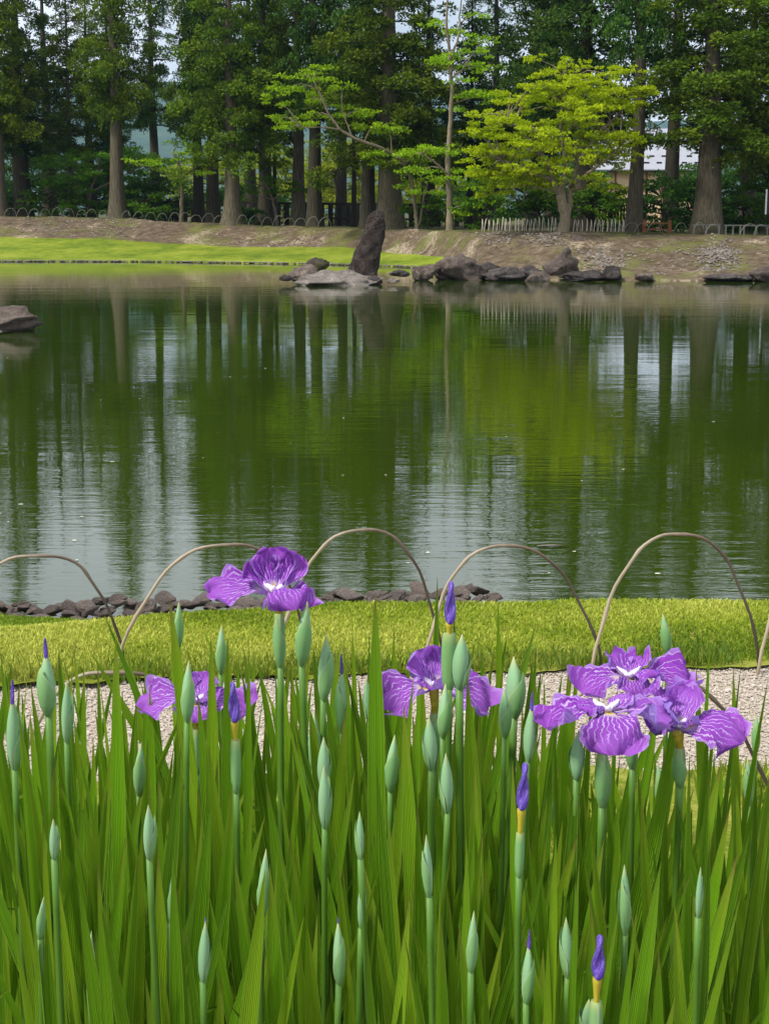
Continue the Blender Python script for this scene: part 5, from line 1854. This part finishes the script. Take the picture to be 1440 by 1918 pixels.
BUDS = [
    (28, 1302, 1442, 34, 'p', 'iris bud pair with purple tip nearest the frame edge before the path', 1.85),
    (92, 1222, 1340, 38, 'p', 'fat green iris bud with purple tip standing clear over the lawn edge', 1.85),
    (125, 1272, 1392, 23, 'g', 'slim green iris bud just beside the fat purple tipped one', 2.0),
    (335, 1128, 1212, 20, 'g', 'green iris bud high behind the tall dark leaf under the hoop', 2.5),
    (350, 1240, 1352, 27, 'g', 'plump green iris bud in front of the hidden bloom', 1.95),
    (413, 1172, 1262, 20, 'g', 'green iris bud between two upright leaves under the hoop', 2.5),
    (564, 1128, 1246, 27, 'g', 'tall green iris bud directly beside the topmost bloom', 2.05),
    (605, 1190, 1312, 27, 'g', 'green iris bud second from the topmost bloom', 2.1),
    (640, 1252, 1372, 25, 'p', 'green iris bud showing blue tip before the tallest leaf', 2.15),
    (692, 1268, 1352, 20, 'g', 'pale iris bud peeping from behind the tallest leaf', 2.5),
    (588, 1335, 1442, 24, 'g', 'green iris bud upper of the stacked trio in the middle', 2.1),
    (606, 1378, 1482, 27, 'g', 'green iris bud middle of the stacked trio in the middle', 2.0),
    (608, 1432, 1552, 26, 'g', 'pale green iris bud lowest of the stacked trio in the middle', 1.9),
    (730, 1378, 1482, 26, 'g', 'green iris bud below the half hidden single bloom', 2.0),
    (828, 1282, 1382, 25, 'g', 'green iris bud covering the centre of the single bloom', 2.02),
    (860, 1185, 1292, 36, 'g', 'big green iris bud beneath the highest rolled purple bud', 2.0),
    (808, 1340, 1442, 28, 'g', 'green iris bud right under the single bloom', 1.98),
    (838, 1408, 1522, 29, 'g', 'pale green iris bud lowest under the single bloom', 1.88),
    (856, 1365, 1450, 19, 'd', 'slim pale iris bud beside the lowest one under the single bloom', 2.1),
    (944, 1290, 1382, 23, 'g', 'dark green iris bud in front of the broad pale one before the path', 2.05),
    (962, 1232, 1345, 34, 'g', 'broad pale iris bud between single bloom and three crowded blooms', 2.15),
    (988, 1318, 1428, 25, 'p', 'green iris bud with dark blue tip touching the crowded blooms', 2.0),
    (1078, 1365, 1462, 28, 'g', 'green iris bud under the outer petal of the crowded blooms', 2.0),
    (1250, 1150, 1224, 18, 'g', 'lone green iris bud on a thin stalk before the far lawn edge', 2.75),
    (1236, 1428, 1522, 17, 'g', 'small slim iris bud beside the big folded bract under the crowded blooms', 2.3),
    (1414, 1338, 1412, 17, 'g', 'half seen green iris bud at the frame edge beside the path', 2.6),
    (1402, 1420, 1510, 20, 'g', 'slim green iris bud near the frame edge over the grass verge', 2.4),
    (1024, 1478, 1562, 19, 'g', 'bluish iris bud low beside the low rolled purple bud', 2.2),
    (260, 1392, 1490, 22, 'g', 'bluish iris bud under the petal of the hidden bloom', 2.25),
    (280, 1505, 1612, 23, 'g', 'pale iris bud standing over leaves below the hidden bloom', 1.95),
    (102, 1532, 1612, 19, 'g', 'small bluish iris bud between crossing leaves near the frame edge', 2.2),
    (320, 1632, 1732, 16, 'g', 'thin shaded iris bud deep among the leaves', 2.4),
    (490, 1592, 1722, 25, 'g', 'pale pointed iris bud alone before the broad leaning leaf', 1.85),
    (380, 1722, 1842, 24, 'd', 'pale iris bud with black tip low in the bed', 1.82),
    (168, 1745, 1858, 20, 'g', 'pale iris bud lowest in the corner of the bed', 1.85),
    (75, 1680, 1762, 15, 'g', 'tiny iris bud low at the frame edge', 2.3),
    (634, 1726, 1846, 26, 'd', 'pale iris bud with dark tip low in the middle of the bed', 1.8),
    (675, 1518, 1612, 18, 'g', 'half hidden pale iris bud left of the long upright leaf', 2.2),
    (676, 1640, 1742, 17, 'g', 'half hidden iris bud under another one beside the long leaf', 2.2),
    (804, 1565, 1684, 20, 'g', 'slender pale iris bud tapering to a point in the middle', 1.95),
    (881, 1708, 1824, 26, 'g', 'pale iris bud low between broad leaves past the middle', 1.82),
    (984, 1768, 1882, 22, 'p', 'green iris bud with blue tip at the bottom of the bed', 1.82),
    (1063, 1715, 1832, 24, 'g', 'pale iris bud next to the bottom rolled purple bud', 1.84),
    (1170, 1622, 1752, 28, 'g', 'large pale iris bud under the crowded blooms low in the bed', 1.82),
    (1104, 1868, 1960, 34, 'g', 'pale iris bud cut by the bottom of the picture', 1.76),
    (1306, 1622, 1722, 15, 'g', 'thin iris bud in the shade beside the broad slanting leaf', 2.3),
    (1130, 1402, 1512, 26, 'g', 'grey green iris bud below the front crowded bloom', 2.06),
]
for b in BUDS:
    bud_plant(b[0], b[1], b[2], b[3], b[4], b[5], b[6], lean=rnd.uniform(-10, 10))

# broad leaves that stand out: tip, lower point, width px, distance
HERO = [
    (698, 1110, 706, 1900, 34, 2.02), (318, 1118, 345, 1500, 30, 2.2), (212, 1188, 222, 1800, 28, 1.95), (430, 1196, 375, 1750, 34, 2.0), (402, 1190, 390, 1600, 26, 2.1),
    (500, 1466, 612, 1790, 32, 1.84), (396, 1508, 322, 1918, 34, 1.82), (820, 1078, 805, 1500, 16, 2.3), (934, 1122, 950, 1420, 14, 2.6), (884, 1262, 915, 1800, 34, 1.95),
    (1300, 1246, 1352, 1700, 20, 2.15), (1412, 1562, 1222, 1918, 36, 1.85), (1254, 1706, 1130, 1930, 26, 1.78), (1268, 1412, 1180, 1640, 40, 1.98), (1350, 1425, 1235, 1800, 30, 2.0),
    (700, 1695, 722, 1918, 30, 1.74), (545, 1560, 560, 1918, 30, 1.9), (112, 1440, 215, 1790, 30, 1.9), (60, 1280, 150, 1640, 20, 2.2), (52, 1332, 100, 1600, 20, 2.3), (215, 1352, 150, 1560, 18, 2.0),
    (1420, 1480, 1330, 1800, 24, 2.2), (1370, 1250, 1400, 1700, 18, 2.2), (1000, 1240, 960, 1700, 22, 2.1), (1060, 1240, 1035, 1700, 20, 2.2), (580, 1225, 520, 1560, 18, 2.3), (1040, 1460, 930, 1918, 34, 1.86),
    (770, 1270, 690, 1560, 20, 2.0), (640, 1200, 655, 1560, 16, 2.4), (660, 1170, 664, 1500, 12, 2.6), (690, 1185, 672, 1500, 11, 2.6), (740, 1160, 726, 1450, 12, 2.6), (160, 1230, 172, 1600, 12, 2.5), (185, 1240, 176, 1600, 11, 2.6),
    (275, 1208, 270, 1600, 14, 2.4), (1020, 1270, 1018, 1600, 12, 2.5), (1085, 1215, 1050, 1600, 13, 2.5), (1330, 1180, 1300, 1600, 8, 2.6), (30, 1600, 40, 1918, 28, 1.76), (440, 1610, 470, 1918, 26, 1.8), (1216, 1740, 1180, 1918, 24, 1.76),
    (1430, 1870, 1330, 1935, 28, 1.7), (880, 1650, 905, 1918, 26, 1.8), (748, 1580, 800, 1918, 22, 1.9), (850, 1130, 862, 1500, 10, 2.7), (600, 1660, 580, 1918, 20, 1.8)]
for (xt, yt, xb, yb, w, d) in HERO:
    tip, low = at(xt, yt, d), at(xb, yb, d)
    k = (GZ - tip.z) / (low.z - tip.z)
    base = tip + (low - tip) * k
    base.x = low.x + (base.x - low.x) * 0.35
    base.y += rnd.uniform(-.02, .02)
    # belongs to the nearest plant
    pl = min(PLANTS, key=lambda p: (p.location - base).length)
    if (pl.location - base).length > 0.12:
        pl = iris_root(base.x, base.y, 'leafy iris without bud carrying one broad standout leaf', 'irises without buds')
        PLANTS.append(pl)
        fan(pl, 3, (max(1400, yt + 80), max(1500, yt + 300)))
    add_leaf(pl, base, tip, w / pxm(d) * 1.12, rnd.uniform(-.25, .25))

# leafy plants between them
def leafy_label(px, d):
    where = ('behind the fat purple tipped bud', 'around the hidden bloom', 'around the stalk of the topmost bloom', 'around the single bloom', 'between single bloom and crowded blooms', 'under the three crowded blooms', 'by the frame edge past the crowded blooms')
    k = int(np.searchsorted([190, 480, 690, 900, 1040, 1290], px))
    row = 'front' if d < 1.85 else 'middle' if d < 2.4 else 'back'
    return 'leafy iris without bud, %s rows, %s' % (row, where[k])


tries = 0
made = 0
spots = []
while made < 120 and tries < 4000:
    tries += 1
    d = rnd.uniform(1.66, 3.05) if rnd.random() < 0.8 else rnd.uniform(2.4, 3.3)
    px = rnd.uniform(-160, 1600)
    x = wx(px, d) * 0.98
    if any((x - a) ** 2 + (d - b) ** 2 < 0.075 ** 2 for a, b in spots):
        continue
    spots.append((x, d))
    made += 1
    pl = iris_root(x, d, leafy_label(px, d), 'irises without buds')
    sparse = px > 1040 and d > 2.2
    if d < 1.8:
        yr = (1540, 1860)
    elif d < 2.1:
        yr = (1370, 1740)
    elif sparse:
        yr = (1380, 1640)
    else:
        yr = (1185, 1520)
    fan(pl, rnd.choice((6, 7, 8, 8)), yr, 0.15)
